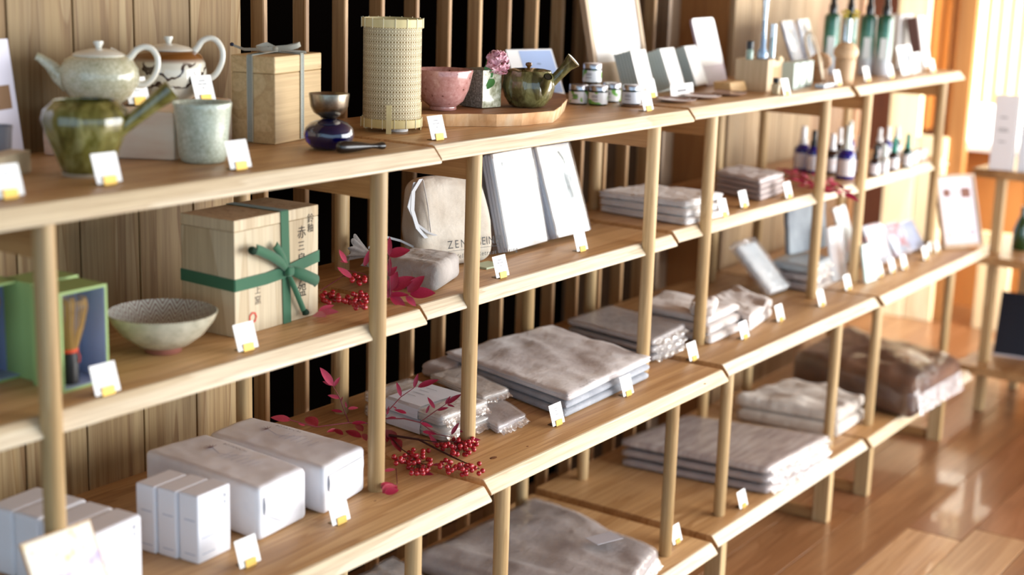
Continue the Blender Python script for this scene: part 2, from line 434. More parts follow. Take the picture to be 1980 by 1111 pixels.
# beyond the shelves: sunlit fins, orange timber, brown pillar, end wall with window
wall_end = struct('wall_end', MB().box(5.9, 5.95, .28, 4.2, 0, 2.7), plain('end_wall_wood', '9A5A28', .6))
for i in range(6):
    part('wall_board', MB().box(0, .02, -.2, .2, 0, 2.7), wood('end_board_wood', '8E4A20', '6A3214', 2, .8, .55, .3, .3), wall_end, smooth=False, loc=(5.88, .5+.402*i, 0), bevel=.002)
def fin(x, y0, y1, z0, z1, mat, name='trim_1', th=.12):
    o = part(name, MB().box(x, x+th, y0, y1, z0, z1), mat, None, False, bevel=.004); o['kind'] = 'structure'; return o
fin(4.2, .20, .335, 0, 2.6, PALEW, 'trim_1', .03)
fin(4.2, .075, .195, 0, .80, PALEW, 'trim_2', .03)
fin(4.22, -.235, -.10, 0, .42, PALEW, 'trim_3', .03)
fin(4.5, .20, .235, 0, 2.6, ORANGEW, 'trim_4', .1)
fin(4.5, .12, .185, 0, 2.6, ORANGEW, 'trim_5', .14)
fin(4.42, .245, .285, .8, 2.6, ORANGEW, 'trim_8', .1)
fin(4.22, .005, .078, .0, 2.6, BROWNW, 'trim_6', .05)
fin(4.3, -.30, -.235, 0, .9, ORANGEW, 'trim_7', .1)
DAY = plain('bright_daylight_pane', 'FFFDF4', .5, emit=3.0)
CREAM = plain('glowing_curtain', 'F6E6B8', .8, emit=.35)  # curtain glows by itself, standing in for daylight through the cloth
WFR = plain('white_window_frame', 'FFFFFF', .4)
win = part('window_1', MB().box(4.62, 4.64, -2.4, .14, .74, 2.6), DAY, None, False); win['kind'] = 'structure'
part('window_frame', MB().box(4.50, 4.62, .085, .105, .76, 2.6).box(4.50, 4.62, -2.4, .105, .72, .76).box(4.50, 4.62, -.42, -.39, .76, 2.58).box(4.50, 4.62, -2.4, .105, 2.58, 2.62), WFR, win, False, bevel=.004)
cu = MB()
cu.grid(lambda u, v: Vector((4.45+.015*math.sin(u*26), .04-.20*u, .93+1.65*v)), 40, 2)
part('curtain', cu, CREAM, win)
part('sill_wall', MB().box(4.62, 4.68, -2.4, .14, 0, .72), plain('sill_wall_wood', 'B87A40', .6), win, False)

# ================================================================== shelf units
UN = dict(A=(-.9184, -.0148, -.0037, -.0003, 0), B=(0, 0, 0, -.0003, 0), C=(.9368, .0168, -.0082, -.0003, 0), D=(1.8396, -.0003, .0064, -.0003, 0))
UW, INS = .9, .13
def shelf_board(f, back, L=UW, t=.0253):
    # profile in (y,z): slanted front face, softened lower nose
    pr_ = [(f+.0205, t), (f+.017, t-.0012), (f+.0015, .006), (f, .003), (f+.0012, .0006), (f+.003, 0), (back, 0), (back, t)]
    mb = MB(); n = len(pr_); e = .0014
    vs = []
    for x, k in ((e, 1), (L-e, 1)): vs += [(x, y, z) for y, z in pr_]
    fs = [tuple(range(n)), tuple(range(2*n-1, n-1, -1))]
    for i in range(n):
        j = (i+1) % n; fs.append((i, i+n, j+n, j))
    return mb.add(vs, fs)
NAMES = {'A': 'nearest oak shelf unit at the left, carrying teapots, ribboned box and paper packages',
         'B': 'second oak shelf unit from the left, carrying lantern, pink bowl and linen bag',
         'C': 'third oak shelf unit from the left, under green pump bottles and white towels',
         'D': 'farthest oak shelf unit at the right end, beside the framed certificate'}
post_u = MB().lathe([(0, 0), (.0135, 0), (.0142, .002), (.0142, 1)], 24)
for k, (ux, uy, uth, uz, us) in UN.items():
    root = thing('shelf_unit', NAMES[k], 'shelf', (ux, uy, uz), uth, 'row of open oak display shelves')
    root.rotation_euler = (0, -us, uth)
    for nm, f, zz, back in (('top_shelf', -.4399, 1.152, -.055), ('upper_shelf', -.4154, .8756, -.055), ('middle_shelf', -.5593, .5925, -.055), ('bottom_shelf', -.56, .1875, -.055)):
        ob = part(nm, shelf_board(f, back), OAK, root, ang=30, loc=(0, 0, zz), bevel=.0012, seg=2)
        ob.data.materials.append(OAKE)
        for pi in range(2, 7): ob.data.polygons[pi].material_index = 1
    def leg(x, y, z0, z1, r=.0142, nm='post'):
        mb = MB().lathe([(0, z0), (r-.0012, z0), (r, z0+.0015), (r, z1-.001), (0, z1)], 24)
        part(nm, mb, OAKP, root, loc=(x, y, 0))
    for x in (INS, UW-INS):
        leg(x, -.4129, .6178, 1.1519); leg(x, -.11, .6178, 1.152)
        leg(x, -.4939, .2128, .5925); leg(x, -.11, .2128, .5925)
        # rails under the top shelf, feet and floor rails
        part('rail', MB().box(-.008, .008, -.4129, -.11, -.047, 0), RAILM, root, False, loc=(x, 0, 1.1518), bevel=.002)
        part('foot', MB().box(-.014, .014, -.022, .022, 0, .1872), OAKP, root, False, loc=(x, -.492, 0), bevel=.003)
        part('foot', MB().box(-.014, .014, -.022, .022, 0, .1872), OAKP, root, False, loc=(x, -.11, 0), bevel=.003)
        part('floor_rail', MB().box(-.009, .009, -.4695, -.1325, 0, .03), RAILM, root, False, loc=(x, 0, 0.001), bevel=.002)
# knots in the oak of the second unit
for px, py, r in ((954, 884, .0065), (1020, 862, .0022), (1363, 741, .003), (724, 966, .002)):
    q = G(px, py, Z1+.0002); su = bpy.data.objects['shelf_unit.001' if px > 900 else 'shelf_unit']
    kn = link('knot', MB().lathe([(0, 0), (r, 0), (r*.9, .0003), (0, .0004)], 16).mesh('knot', mottled('knot_wood', [(.3, '5A3218'), (.6, '8A5A34')], 200, .5, .1)), su)
    kn.location = (q.x-su.location.x, q.y-su.location.y, Z1-su.location.z-.0004); kn.scale = (1.5, .8, 1)
ceil = struct('ceiling', MB().box(-4, 8, -6, 4, 2.66, 2.72), wood('ceiling_wood', '8A6A48', '6E5236', 0, .8, .6, .4, .2))
# ================================================================== price cards
_card = MB().box(-.0275, .0275, -.0004, .0004, 0, .053).mesh('card', CARDW, False)
_clip = MB().box(-.014, .014, -.0035, -.0022, 0, .015).mesh('clip', BRASS, False)
_cbase = MB().box(-.014, .014, -.0035, .024, 0, .0012).mesh('clip_base', BRASSD, False)
def _marks(rows):
    mb = MB()
    for z, xs in rows:
        for a, b in xs: mb.box(a, b, -.0008, -.00045, z, z+.0016)
    return mb.mesh('print', GREYINK, False)
_prints = [_marks([(.040, [(-.010, -.004), (-.003, .006), (.007, .010)]), (.034, [(-.005, .004)]), (.025, [(-.007, .007)])]),
           _marks([(.041, [(-.009, .008)]), (.034, [(-.012, -.002), (0, .011)]), (.026, [(-.003, .003)])])]
NT_ = [0]
def card(px, py, z, label, dz=0, s=.76, turn=0, lean=.30):
    p = G(px, py, z); p.z += dz
    r = thing('price_card', label, 'price card', p, turn, 'price cards in brass clips'); r.scale = (s, s, s)
    part('card', _card, None, r, loc=(0, -.0009, .0035), rot=(-lean, 0, 0))
    part('print', _prints[NT_[0] % 2], None, r, loc=(0, -.0009, .0035), rot=(-lean, 0, 0)); NT_[0] += 1
    part('clip', _clip, None, r, rot=(-.12, 0, 0), loc=(0, 0, .0006)); part('clip_base', _cbase, None, r)
    return r

# ================================================================== ceramics
def prof(px_profile, k): return [(r*k, z*k) for r, z in px_profile]
CRACK = None
def crackle(name, a, b, rough=.15):
    if name in MATS: return MATS[name]
    t = NT(name); v = t.coords((1, 1, 1)); vo = t.n('ShaderNodeTexVoronoi', feature='DISTANCE_TO_EDGE'); vo.inputs['Scale'].default_value = 150; t.l(v, vo.inputs['Vector'])
    n = t.noise(v, 60, 4, .6); base = t.ramp(n, [(.35, a), (.65, b)])
    cr = t.ramp(vo.outputs['Distance'], [(0, 'B8B49C'), (.08, 'FFFFFF')])
    t.l(t.mix(.7, base, cr, 'MULTIPLY'), t.b.inputs['Base Color']); t.setp(Roughness=rough); t.b.inputs['Coat Weight'].default_value = .5
    t.bump(t.noise(v, 180, 3), .35, .001); MATS[name] = t.m; return t.m
CREAMG = crackle('cream_crackle_glaze', 'D6D2B8', 'BDB898'); CELAD = crackle('celadon_crackle_glaze', 'D2DACB', 'BCC6B4')
WHITEG = plain('white_glaze', 'E6E2D4', .18, coat=.5)
SCROLL = None
def scroll_glaze():
    t = NT('brown_scroll_glaze'); v = t.coords((1, 1, 1), rand=False)
    wv = t.n('ShaderNodeTexWave', wave_type='RINGS'); wv.inputs['Scale'].default_value = 22; wv.inputs['Distortion'].default_value = 9; wv.inputs['Detail'].default_value = 2.5; wv.inputs['Detail Scale'].default_value = 1.6; t.l(v, wv.inputs['Vector'])
    pat = t.ramp(wv.outputs['Fac'], [(.0, '3A2A24'), (.15, '4A3428'), (.2, 'DCD6C4')])
    sp = t.n('ShaderNodeSeparateXYZ'); t.l(v, sp.inputs[0])
    msk = t.ramp(sp.outputs['Z'], [(.012, '000000'), (.02, 'FFFFFF'), (.058, 'FFFFFF'), (.062, '000000')])
    msk.node.color_ramp.elements[0].position = .020
    c = t.mix(msk, lin('DCD6C4'), pat)
    band = t.ramp(sp.outputs['Z'], [(.060, '000000'), (.064, 'FFFFFF')])
    c = t.mix(band, c, lin('7A4A1C')); t.l(c, t.b.inputs['Base Color']); t.setp(Roughness=.15); t.b.inputs['Coat Weight'].default_value = .6; return t.m
SCROLL = scroll_glaze()
def green_glaze(name, cols, rough=.1):
    if name in MATS: return MATS[name]
    t = NT(name); v = t.coords((1, 1, .35)); n = t.noise(v, 55, 4, .6, .8)
    t.l(t.ramp(n, cols), t.b.inputs['Base Color']); t.setp(Roughness=rough); t.b.inputs['Coat Weight'].default_value = .8
    t.bump(t.noise(v, 70, 3), .5, .0015); MATS[name] = t.m; return t.m
OLIVE = green_glaze('olive_drip_glaze', [(.3, '3E3A16'), (.5, '6E6830'), (.7, '9A9460')])
OLIVED = green_glaze('dark_olive_glaze', [(.3, '302A18'), (.5, '5E5A34'), (.72, '8A8658')])

def teapot(name, label, px, py, z, k, body, bodymat, lidmat, spout_mat, loop_mat, lp=((50, 92), (62, 98), (74, 112), (90, 119), (106, 114), (116, 96), (114, 72), (102, 52), (86, 42), (70, 44)), spout=True):
    p = G(px, py, z); r = thing(name, label, 'teapot', p, RZ(px))
    part('body', MB().lathe(prof(body, k), 40), bodymat, r, ang=60)
    H = body[-1][1]*k; R = max(b[0] for b in body)*k; rl = body[-1][0]*k
    lid = part('lid', MB().lathe([(rl*1.02, H-.001), (rl*1.06, H+.001), (rl*.9, H+.005), (rl*.35, H+.0095), (0, H+.0105)], 36), lidmat, r, ang=60)
    part('knob', MB().lathe([(.004, H+.008), (.0045, H+.012), (.0075, H+.018), (.007, H+.021), (0, H+.0215)], 20), lidmat, lid, ang=60)
    if spout:
        s = MB().tube([(-R*.72, 0, H*.45), (-R*.98, 0, H*.60), (-R*1.2, 0, H*.80), (-R*1.42, 0, H*.93), (-R*1.52, 0, H*.97)], [.017, .0135, .009, .0065, .006], 16)
        part('spout', s, spout_mat, r, ang=60)
    hp = [Vector((x_*k, 0, z_*k)) for x_, z_ in lp]; sm = []
    for i in range(len(hp)-1):
        p0, p1, p2, p3 = hp[max(0, i-1)], hp[i], hp[i+1], hp[min(len(hp)-1, i+2)]
        for q in range(4):
            t = q/4; sm.append(.5*((2*p1)+(p2-p0)*t+(2*p0-5*p1+4*p2-p3)*t*t+(3*p1-p0-3*p2+p3)*t**3))
    sm.append(hp[-1]); n_ = len(sm)
    part('handle', MB().tube(sm, [.0046+.0016*abs(2*i/(n_-1)-1)**3 for i in range(n_)], 14), loop_mat, r, ang=60)
    return r
# pale wood riser with rough ends
RISERW = mottled('pale_cedar', [(.3, 'E2BCA2'), (.5, 'F2DEC6'), (.7, 'F8EBD6')], 6, .6, .15, 60, sx=(1, 1, 4))
m4, L, W, H = boxframe((338, 311), (450, 275), (82, 300), Z3, 212)
L = max(L, .1); RH = .072
RQ = [G(338, 311, Z3), G(450, 275, Z3), Vector((-.235, -.055, Z3)), G(82, 300, Z3)]; rc_ = sum(RQ, Vector())/4
riser = solo('wood_riser', rbox(L, W, RH, .004, 24, 24, 6, .0010, 30, seed=3, quad=[Vector((q.x-rc_.x, q.y-rc_.y, 0)) for q in RQ]), RISERW,
             'pale cedar block serving as a low stand under the two teapots', 'stand', (rc_.x, rc_.y, Z3))
ZR = Z3+RH+.0014
card_y = lambda px: None
body1 = [(0, 0), (36, 0), (42, 2), (60, 16), (76, 40), (80, 58), (78, 74), (68, 92), (56, 99), (50, 101)]
k1 = 1/ppm(G(205, 205, ZR))
teapot('teapot', 'cream crackle-glazed teapot with round loop handle at the left end of the cedar block', 194, 203, ZR, k1*.95, body1, CREAMG, WHITEG, CREAMG, WHITEG)
body2 = [(0, 0), (36, 0), (42, 2), (60, 14), (70, 34), (73, 52), (70, 72), (62, 88), (50, 95), (44, 96)]
k2 = 1/ppm(G(335, 196, ZR))
teapot('teapot', 'cream teapot with brown scrolling vine pattern and brown lid ring', 328, 192, ZR, k2, body2, SCROLL, WHITEG, WHITEG, WHITEG, lp=((44, 90), (54, 100), (64, 114), (78, 120), (92, 115), (102, 98), (102, 76), (92, 54), (78, 42), (62, 44)))
card(270, 203, ZR, 'price card on the cedar block in front of the cream crackle teapot')
card(398, 198, ZR, 'price card on the cedar block in front of the brown vine teapot')
# olive teapot with a straight side handle, no lid
def kyusu(px, py, z, label, bodypx, mat, lid=False, spout=False, hand=None, foot=None):
    p = G(px, py, z); k = 1/ppm(p); r = thing('side_handle_teapot', label, 'teapot', p, RZ(px))
    rib = lambda a, zz: 1 + .02*math.cos(a*11)*min(1, max(0, zz/(.02)))
    part('body', MB().lathe(prof(bodypx, k), 66, fn=rib), mat, r, ang=60)
    if foot: part('foot_ring', MB().lathe([(foot*k*.8, -.0001), (foot*k, 0), (foot*k*1.02, 6*k), (foot*k*.8, 7*k)], 30), plain('bare_clay', 'B0A088', .8), r)
    h = [(x*k, yy*k, zz*k) for x, yy, zz, rr in hand]
    hd = part('handle', MB().tube(h, [q[3]*k for q in hand], 18, cap=False), mat, r, ang=60)
    e = hand[-1]; d = (Vector(h[-1])-Vector(h[-2])).normalized()
    part('handle_bore', MB().tube([Vector(h[-1])-d*.012, Vector(h[-1])-d*.0005], [e[3]*k*.55, e[3]*k*.72], 16), plain('bore_dark', '2A2415', .6), hd)
    part('handle_rim', MB().tube([Vector(h[-1])-d*.0004, Vector(h[-1])], [e[3]*k, e[3]*k*.9], 18), mat, hd)
    if spout:
        sp = [(x*k, yy*k, zz*k) for x, yy, zz, rr in spout]
        s = part('spout', MB().tube(sp, [q[3]*k for q in spout], 16, cap=False), mat, r, ang=60)
        d2 = (Vector(sp[-1])-Vector(sp[-2])).normalized()
        part('spout_bore', MB().tube([Vector(sp[-1])-d2*.004, Vector(sp[-1])-d2*.0006], spout[-1][3]*k*.75, 14), plain('bore_dark', '2A2415', .6), s)
    if lid:
        H = bodypx[-1][1]*k; rl = bodypx[-1][0]*k
        l = part('lid', MB().lathe([(rl, H-.002), (rl*1.03, H), (rl*.7, H+.003), (0, H+.0045)], 32), mat, r, ang=60)
        part('knob', MB().lathe([(.003, H+.003), (.0035, H+.006), (.0068, H+.010), (.006, H+.014), (0, H+.0155)], 18), plain('brown_knob', '6A4218', .15, coat=.6), l)
    return r
kyusu(168, 337, Z3, 'large olive drip-glazed pot with straight side handle and open top',
      [(0, 2), (42, 2), (45, 4), (52, 22), (62, 50), (76, 84), (82, 108), (78, 126), (68, 134), (62, 140), (58, 144), (56, 140), (62, 128), (70, 110), (50, 60), (0, 40)], OLIVE,
      hand=[(62, -20, 88, 15), (88, -24, 108, 14), (122, -30, 136, 15.5), (162, -36, 168, 20)], foot=46)
# cup
p = G(393, 312, Z3); k = 1/ppm(p)
solo('cup', MB().lathe(prof([(0, 0), (38, 0), (43, 3), (46, 14), (50, 60), (55, 105), (56.5, 113), (55, 115), (53, 112), (48, 60), (42, 14), (0, 10)], k), 44), CELAD,
     'tall pale celadon cup with crackled glaze standing before the cedar block', 'cup', p, RZ(393), ang=60)
card(212, 357, Z3, 'price card at the shelf edge in front of the large olive pot', s=.76)
card(466, 328, Z3, 'price card beside the pale celadon cup')
card(20, 384, Z3, 'price card at the left edge of the top shelf', s=.76)
# far left: leaning card on a wooden stand and a grey cup
m4, w_, h_ = lean_frame((-110, 338), (48, 303), (-150, 88), Z3)
b = thing('display_card', 'large white leaning card in a wooden foot at the left edge of the top shelf', 'card', mat4=m4)
part('sheet', MB().box(0, w_, 0, .002, 0, h_), plain('lavender_white', 'E4E2F2', .5), b, False)
part('photo_print', MB().box(w_*.70, w_*.93, -.0006, 0, h_*.42, h_*.62), plain('brown_print', '8A6A4C', .6), b, False)
m5, L5, W5, H5 = boxframe((0, 348), (61, 332), (-30, 330), Z3, 308)
solo('wooden_card_foot', MB().box(0, L5, 0, .03, 0, .03), PALEW, 'small pale wooden foot block at the left edge of the top shelf', 'block', mat4=m5, smooth=False, bevel=.001)
p = G(2, 322, Z3); solo('small_grey_cup', MB().lathe([(0, 0), (.014, 0), (.017, .05), (.0185, .058), (.017, .058), (.014, .006), (0, .005)], 30), plain('grey_glaze', '8E8C92', .3), 'small grey cup cut off by the left edge of the photo', 'cup', p)

# paulownia box with striped cord
BOXW = wood('paulownia_face', 'E6CFA0', 'CFB080', 0, .9, .6, .35, .3)
BOXW2 = wood('paulownia_pale', 'DDCDAE', 'C4B08C', 2, .8, .62, .4, .3)
def striped():
    t = NT('striped_cord'); v = t.coords((1, 1, 1), rand=False); sp = t.n('ShaderNodeSeparateXYZ'); t.l(v, sp.inputs[0])
    m = t.n('ShaderNodeMath', operation='MULTIPLY'); m.inputs[1].default_value = 420; t.l(sp.outputs['Z'], m.inputs[0]); f = t.n('ShaderNodeMath', operation='FRACT'); t.l(m.outputs[0], f.inputs[0])
    t.l(t.ramp(f.outputs[0], [(0, '3E5E66'), (.45, '3E5E66'), (.5, 'C8C6B8')], 'CONSTANT'), t.b.inputs['Base Color']); t.setp(Roughness=.9); return t.m
CORD = striped(); CORDE = plain('cord_edge', 'BFBAAA', .9)
m4, L, W, H = boxframe((532, 280), (621, 262), (459, 271), Z3, 110)
r = thing('ribboned_box', 'tall plain wooden box tied with a grey striped cord and bow', 'box', mat4=m4)
part('box_body', MB().box(0, L, 0, W, 0, H*.80), BOXW, r, False, bevel=.0015)
part('box_lid', MB().box(-.0004, L+.0004, -.0004, W+.0004, H*.80+.0004, H), BOXW, r, False, bevel=.002)
rw = .010
c = MB().strip([(L*.56, -.0008, .002), (L*.56, -.0012, H), (L*.56, -.0006, H+.0012), (L*.56, W*.5, H+.002), (L*.56, W, H+.001), (L*.56, W+.001, .002)], (1, 0, 0), rw, .0012)
part('cord', c, CORD, r, False)
c = MB().strip([(-.0010, W*.56, .002), (-.0012, W*.56, H), (0, W*.56, H+.0014), (L*.5, W*.56, H+.003), (L, W*.56, H+.0012), (L+.001, W*.56, .002)], (0, 1, 0), rw, .0012)
part('cord', c, CORD, r, False)
for sx in (-1, 1):
    part('cord_edge', MB().strip([(L*.56+sx*rw*.5, -.0016, .002), (L*.56+sx*rw*.5, -.0018, H), (L*.56+sx*rw*.5, W*.5, H+.003)], (1, 0, 0), .0012, .001), CORDE, r, False)
    part('cord_edge', MB().strip([(-.0016, W*.56+sx*rw*.5, .002), (-.0018, W*.56+sx*rw*.5, H), (L*.5, W*.56+sx*rw*.5, H+.004)], (0, 1, 0), .0012, .001), CORDE, r, False)
cx, cy = L*.52, W*.55
bow = MB()
vx = m4.to_3x3().transposed() @ RT; vx.z = 0; vx.normalize(); vy = Vector((-vx.y, vx.x, 0))
def bp(a, b, c_): return Vector((cx, cy, H+.004)) + vx*a + vy*b + Vector((0, 0, c_))
def loop(pts, name='bow_loop', w=.0075):
    part(name, MB().strip([bp(*q) for q in pts], (0, 0.35, 1), w, .0011), CORDE, r, True, 70)
loop([(0, 0, .004), (.018, .002, .006), (.034, .004, .010), (.040, .0, .012), (.036, -.006, .009), (.018, -.004, .004), (0, 0, .003)])
loop([(0, 0, .004), (-.014, .003, .010), (-.022, .002, .008), (-.032, -.001, .004), (-.022, -.006, .002), (0, -.002, .003)])
loop([(0, 0, .003), (-.03, .006, .001), (-.055, .012, 0), (-.074, .016, .006)], 'cord_tail', .005)
loop([(0, 0, .003), (.03, -.01, .001), (.052, -.014, 0)], 'cord_tail', .004)
part('knot', rbox(.012, .010, .010, .004, 6, 6, 4, .0006, 90).xf(Matrix.Translation(bp(0, 0, -.003))), CORDE, r)
part('cord_end', MB().lathe([(0, 0), (.003, .001), (.0035, .005), (0, .007)], 10).xf(Matrix.Translation(bp(-.076, .016, .004))), plain('navy_thread', '2A3048', .8), r)

# singing bowl on a cobalt glass base, striker in front
p = G(636, 287, Z3); k = 1/ppm(p)
solo('glass_cushion', MB().lathe(prof([(0, 0), (24, 0), (36, 4), (46, 15), (49, 27), (46, 40), (36, 50), (22, 56), (14, 58), (0, 58)], k), 40),
     plain('cobalt_glass', '08064E', .04, coat=1.0, trans=.6), 'rounded cobalt blue glass cushion under the little metal bowl', 'glass stand', p, ang=60)
METAL = mottled('aged_metal', [(.3, '6E655A'), (.6, '9C9484'), (.75, 'B8B2A4')], 60, .28, .15, metal=1)
solo('singing_bowl', MB().lathe(prof([(0, 59), (14, 59), (18, 62), (30, 70), (36, 82), (38.5, 104), (38.5, 106), (36.5, 105), (33, 84), (20, 72), (0, 70)], k), 44), METAL,
     'small pewter-coloured singing bowl resting on the cobalt glass cushion', 'bowl', p, ang=60)
a, b_ = G(651, 297, Z3)+Vector((0, 0, .0102)), G(745, 290, Z3)+Vector((0, 0, .0072))
t_ = [0, .04, .12, .25, .42, .58, .72, .84, .92, .97, 1]; rr = [.0036, .0084, .0096, .0094, .0078, .0056, .0040, .0048, .0062, .0056, .0022]
solo('striker', MB().tube([a+(b_-a)*q for q in t_], rr, 20), plain('ebony', '17120F', .25, coat=.4), 'black turned wooden striker lying in front of the cobalt cushion', 'striker')

# bamboo lantern
BAMB = mottled('bamboo', [(.3, 'E6D8A6'), (.6, 'D6C488')], 20, .5, .1, sx=(1, 1, .3))
BAML = plain('bamboo_lattice', 'F2E6C2', .55)
p = G(757, 252, Z3); k = 1/ppm(p); R = 57*k; HL = 203*k; z0 = 10*k
r = thing('basket_lantern', 'tall cylindrical bamboo lantern of fine star-pattern weave', 'lantern', p, RZ(757))
part('inner_paper', MB().lathe([(R-.004, z0+.004), (R-.004, z0+HL-.006)], 48), plain('shaded_rice_paper', '9C8458', .9), r)  # paper darkened so the holes in the weave read as shade
lat = MB(); n = 30; dzl = .0118; z = z0+.014
def rib(a0, za, a1, zb, w=.0007, rad=None):
    rad = rad or R-.0012; seg = max(1, int(abs(a1-a0)/(2*math.pi/48))+1) if a0 != a1 else 1
    pts = [(rad*math.cos(a0+(a1-a0)*i/seg), rad*math.sin(a0+(a1-a0)*i/seg), za+(zb-za)*i/seg) for i in range(seg+1)]
    for (x0, y0, q0), (x1, y1, q1) in zip(pts, pts[1:]):
        dirv = Vector((x1-x0, y1-y0, q1-q0)).normalized(); nn = Vector((x0, y0, 0)).normalized(); s_ = dirv.cross(nn)*w/2
        A, B = Vector((x0, y0, q0)), Vector((x1, y1, q1)); lat.quad(A-s_, B-s_, B+s_, A+s_)
zt = z0+HL-.014; rows = int((zt-z)/dzl); dzl = (zt-z)/rows; da = 2*math.pi/n
for i in range(n):
    rib(i*da, z, i*da, zt, .0010, R-.0008)
    for j in range(rows):
        o_ = (j % 2)*.0
        cxa, cz = (i+.5)*da, z+(j+.5)*dzl
        A0, A1 = i*da, (i+1)*da; Z0_, Z1_ = z+j*dzl, z+(j+1)*dzl
        rib(A0, Z0_, A1, Z1_); rib(A0, Z1_, A1, Z0_); rib(A0, cz, A1, cz, .0007); rib(cxa, Z0_, cxa, Z1_, .0007)
        for q in ((A0, cz, cxa, Z1_), (cxa, Z1_, A1, cz), (A1, cz, cxa, Z0_), (cxa, Z0_, A0, cz)): rib(*q, .0008)
lo = part('weave', lat, BAML, r, False); lo['kind'] = 'stuff'
for zz in (z0-.001, z0+HL-.0145):
    hp = part('hoop', MB().lathe([(R+.0003, zz), (R+.0018, zz+.001), (R+.0018, zz+.0145), (R+.0003, zz+.0155), (R-.0016, zz+.0155), (R-.0016, zz), (R+.0003, zz)], 48), BAMB, r)
    tw = MB().box(-.0005, .0005, 0, .0012, -.001, .0165).mesh('binding', plain('binding_thread', 'F0E8C8', .6), False)
    for i in range(16):
        a = i*math.pi/8+.1; link('binding', tw, hp, mat4=Matrix.Rotation(a, 4, 'Z') @ Matrix.Translation((0, -(R+.0028), zz)))
for i in range(3):
    a = math.radians(-95+120*i); x_, y_ = (R+.003)*math.cos(a), (R+.003)*math.sin(a)
    part('foot', MB().box(-.0045, .0045, -.001, .001, 0, .05), BAMB, r, False, loc=(x_, y_, 0), rot=(0, 0, a+math.pi/2))
part('tea_light', MB().lathe([(0, 0), (.019, 0), (.0195, .001), (.0195, .009), (.018, .010), (0, .010)], 30), PAPER, r, loc=(.010, -.006, 0))
card(849, 271, Z3, 'price card in front of the rough-edged serving board')

# live-edge board
BRK = mottled('split_cedar', [(.3, 'C08850'), (.5, 'E2B888'), (.7, 'F2DCBA')], 5, .6, .5, 50, sx=(3, 3, 1))
BRT = wood('cedar_top', 'B98A60', '94683F', 0, .8, .55, .6, .4)
outline = [(770, 222), (800, 246), (860, 246), (905, 245), (960, 246), (1010, 244), (1072, 238), (1085, 228), (1096, 214), (1092, 203), (1060, 197), (1010, 194), (940, 196), (860, 200), (800, 206)]
pts = [G(x, y, Z3) for x, y in outline]; cc = sum(pts, Vector())/len(pts); BH = .024
mb = MB(); n = len(pts)
fine = []
for i in range(n):
    for q in range(3): fine.append(pts[i].lerp(pts[(i+1) % n], q/3))
n = len(fine); vb = []
for lev, (zz, s) in enumerate(((.0002, .965), (BH*.5, .985), (BH-.001, 1.0), (BH, .994))):
    for i, q in enumerate(fine):
        d = q-cc; j = 1+.012*noise.noise(Vector((q.x*40, q.y*40, lev*.7))); vb.append((d.x*s*j, d.y*s*j, zz))
fs = [tuple(range(n-1, -1, -1)), tuple(3*n+i for i in range(n))]
for l_ in range(3):
    for i in range(n): j = (i+1) % n; fs.append((l_*n+i, l_*n+j, (l_+1)*n+j, (l_+1)*n+i))
mb.add(vb, fs)
br = solo('serving_board', mb, BRK, 'thick rough-edged cedar slab holding the pink bowl and two vessels', 'board', (cc.x, cc.y, Z3), smooth=False)
br.data.materials.append(BRT); br.data.polygons[1].material_index = 1
ZB = Z3+BH+.0005
PINK = mottled('pink_speckle_glaze', [(.28, '5E3A30'), (.36, 'B88078'), (.55, 'C4908A'), (.7, 'D2A49C')], 120, .2, .3, 60, coat=.6)
p = G(856, 212, ZB); k = 1/ppm(p)
solo('pink_bowl', MB().lathe(prof([(0, 0), (25, 0), (27, 2), (26, 7), (40, 18), (50, 40), (55, 62), (58, 76), (57, 78), (54, 75), (46, 40), (30, 20), (0, 14)], k), 48), PINK,
     'speckled pink glazed footed bowl on the left part of the cedar slab', 'bowl', p, ang=60)
# square vase, granite-like sides and glossy front
SPK = mottled('granite_glaze', [(.3, '4E5048'), (.5, '7E8276'), (.7, 'B4B8AA')], 300, .45, .5)
GLS = mottled('crackled_olive_glass', [(.3, '8A8A6A'), (.5, 'C2C2A4'), (.65, 'E4E4D0')], 110, .12, .6, coat=.8)
m4, L, W, H = boxframe((930, 210), (968, 207), (893, 204), ZB, 135)
r = thing('square_vase', 'square speckled grey-green vase with a glossy crackled front face', 'vase', mat4=m4)
W = min(max(W, .03), .06)
part('vase_body', rbox(L, W, H, .004, 8, 8, 8, .0008, 90, seed=5).xf(Matrix.Translation((L/2, W/2, 0))), SPK, r)
part('glossy_face', rbox(L*.94, .003, H*.97, .001, 8, 2, 10, .0006, 200, seed=2).xf(Matrix.Translation((L/2, -.0006, .001))), GLS, r)
top = Vector(m4 @ Vector((L*.5, W*.35, H)))
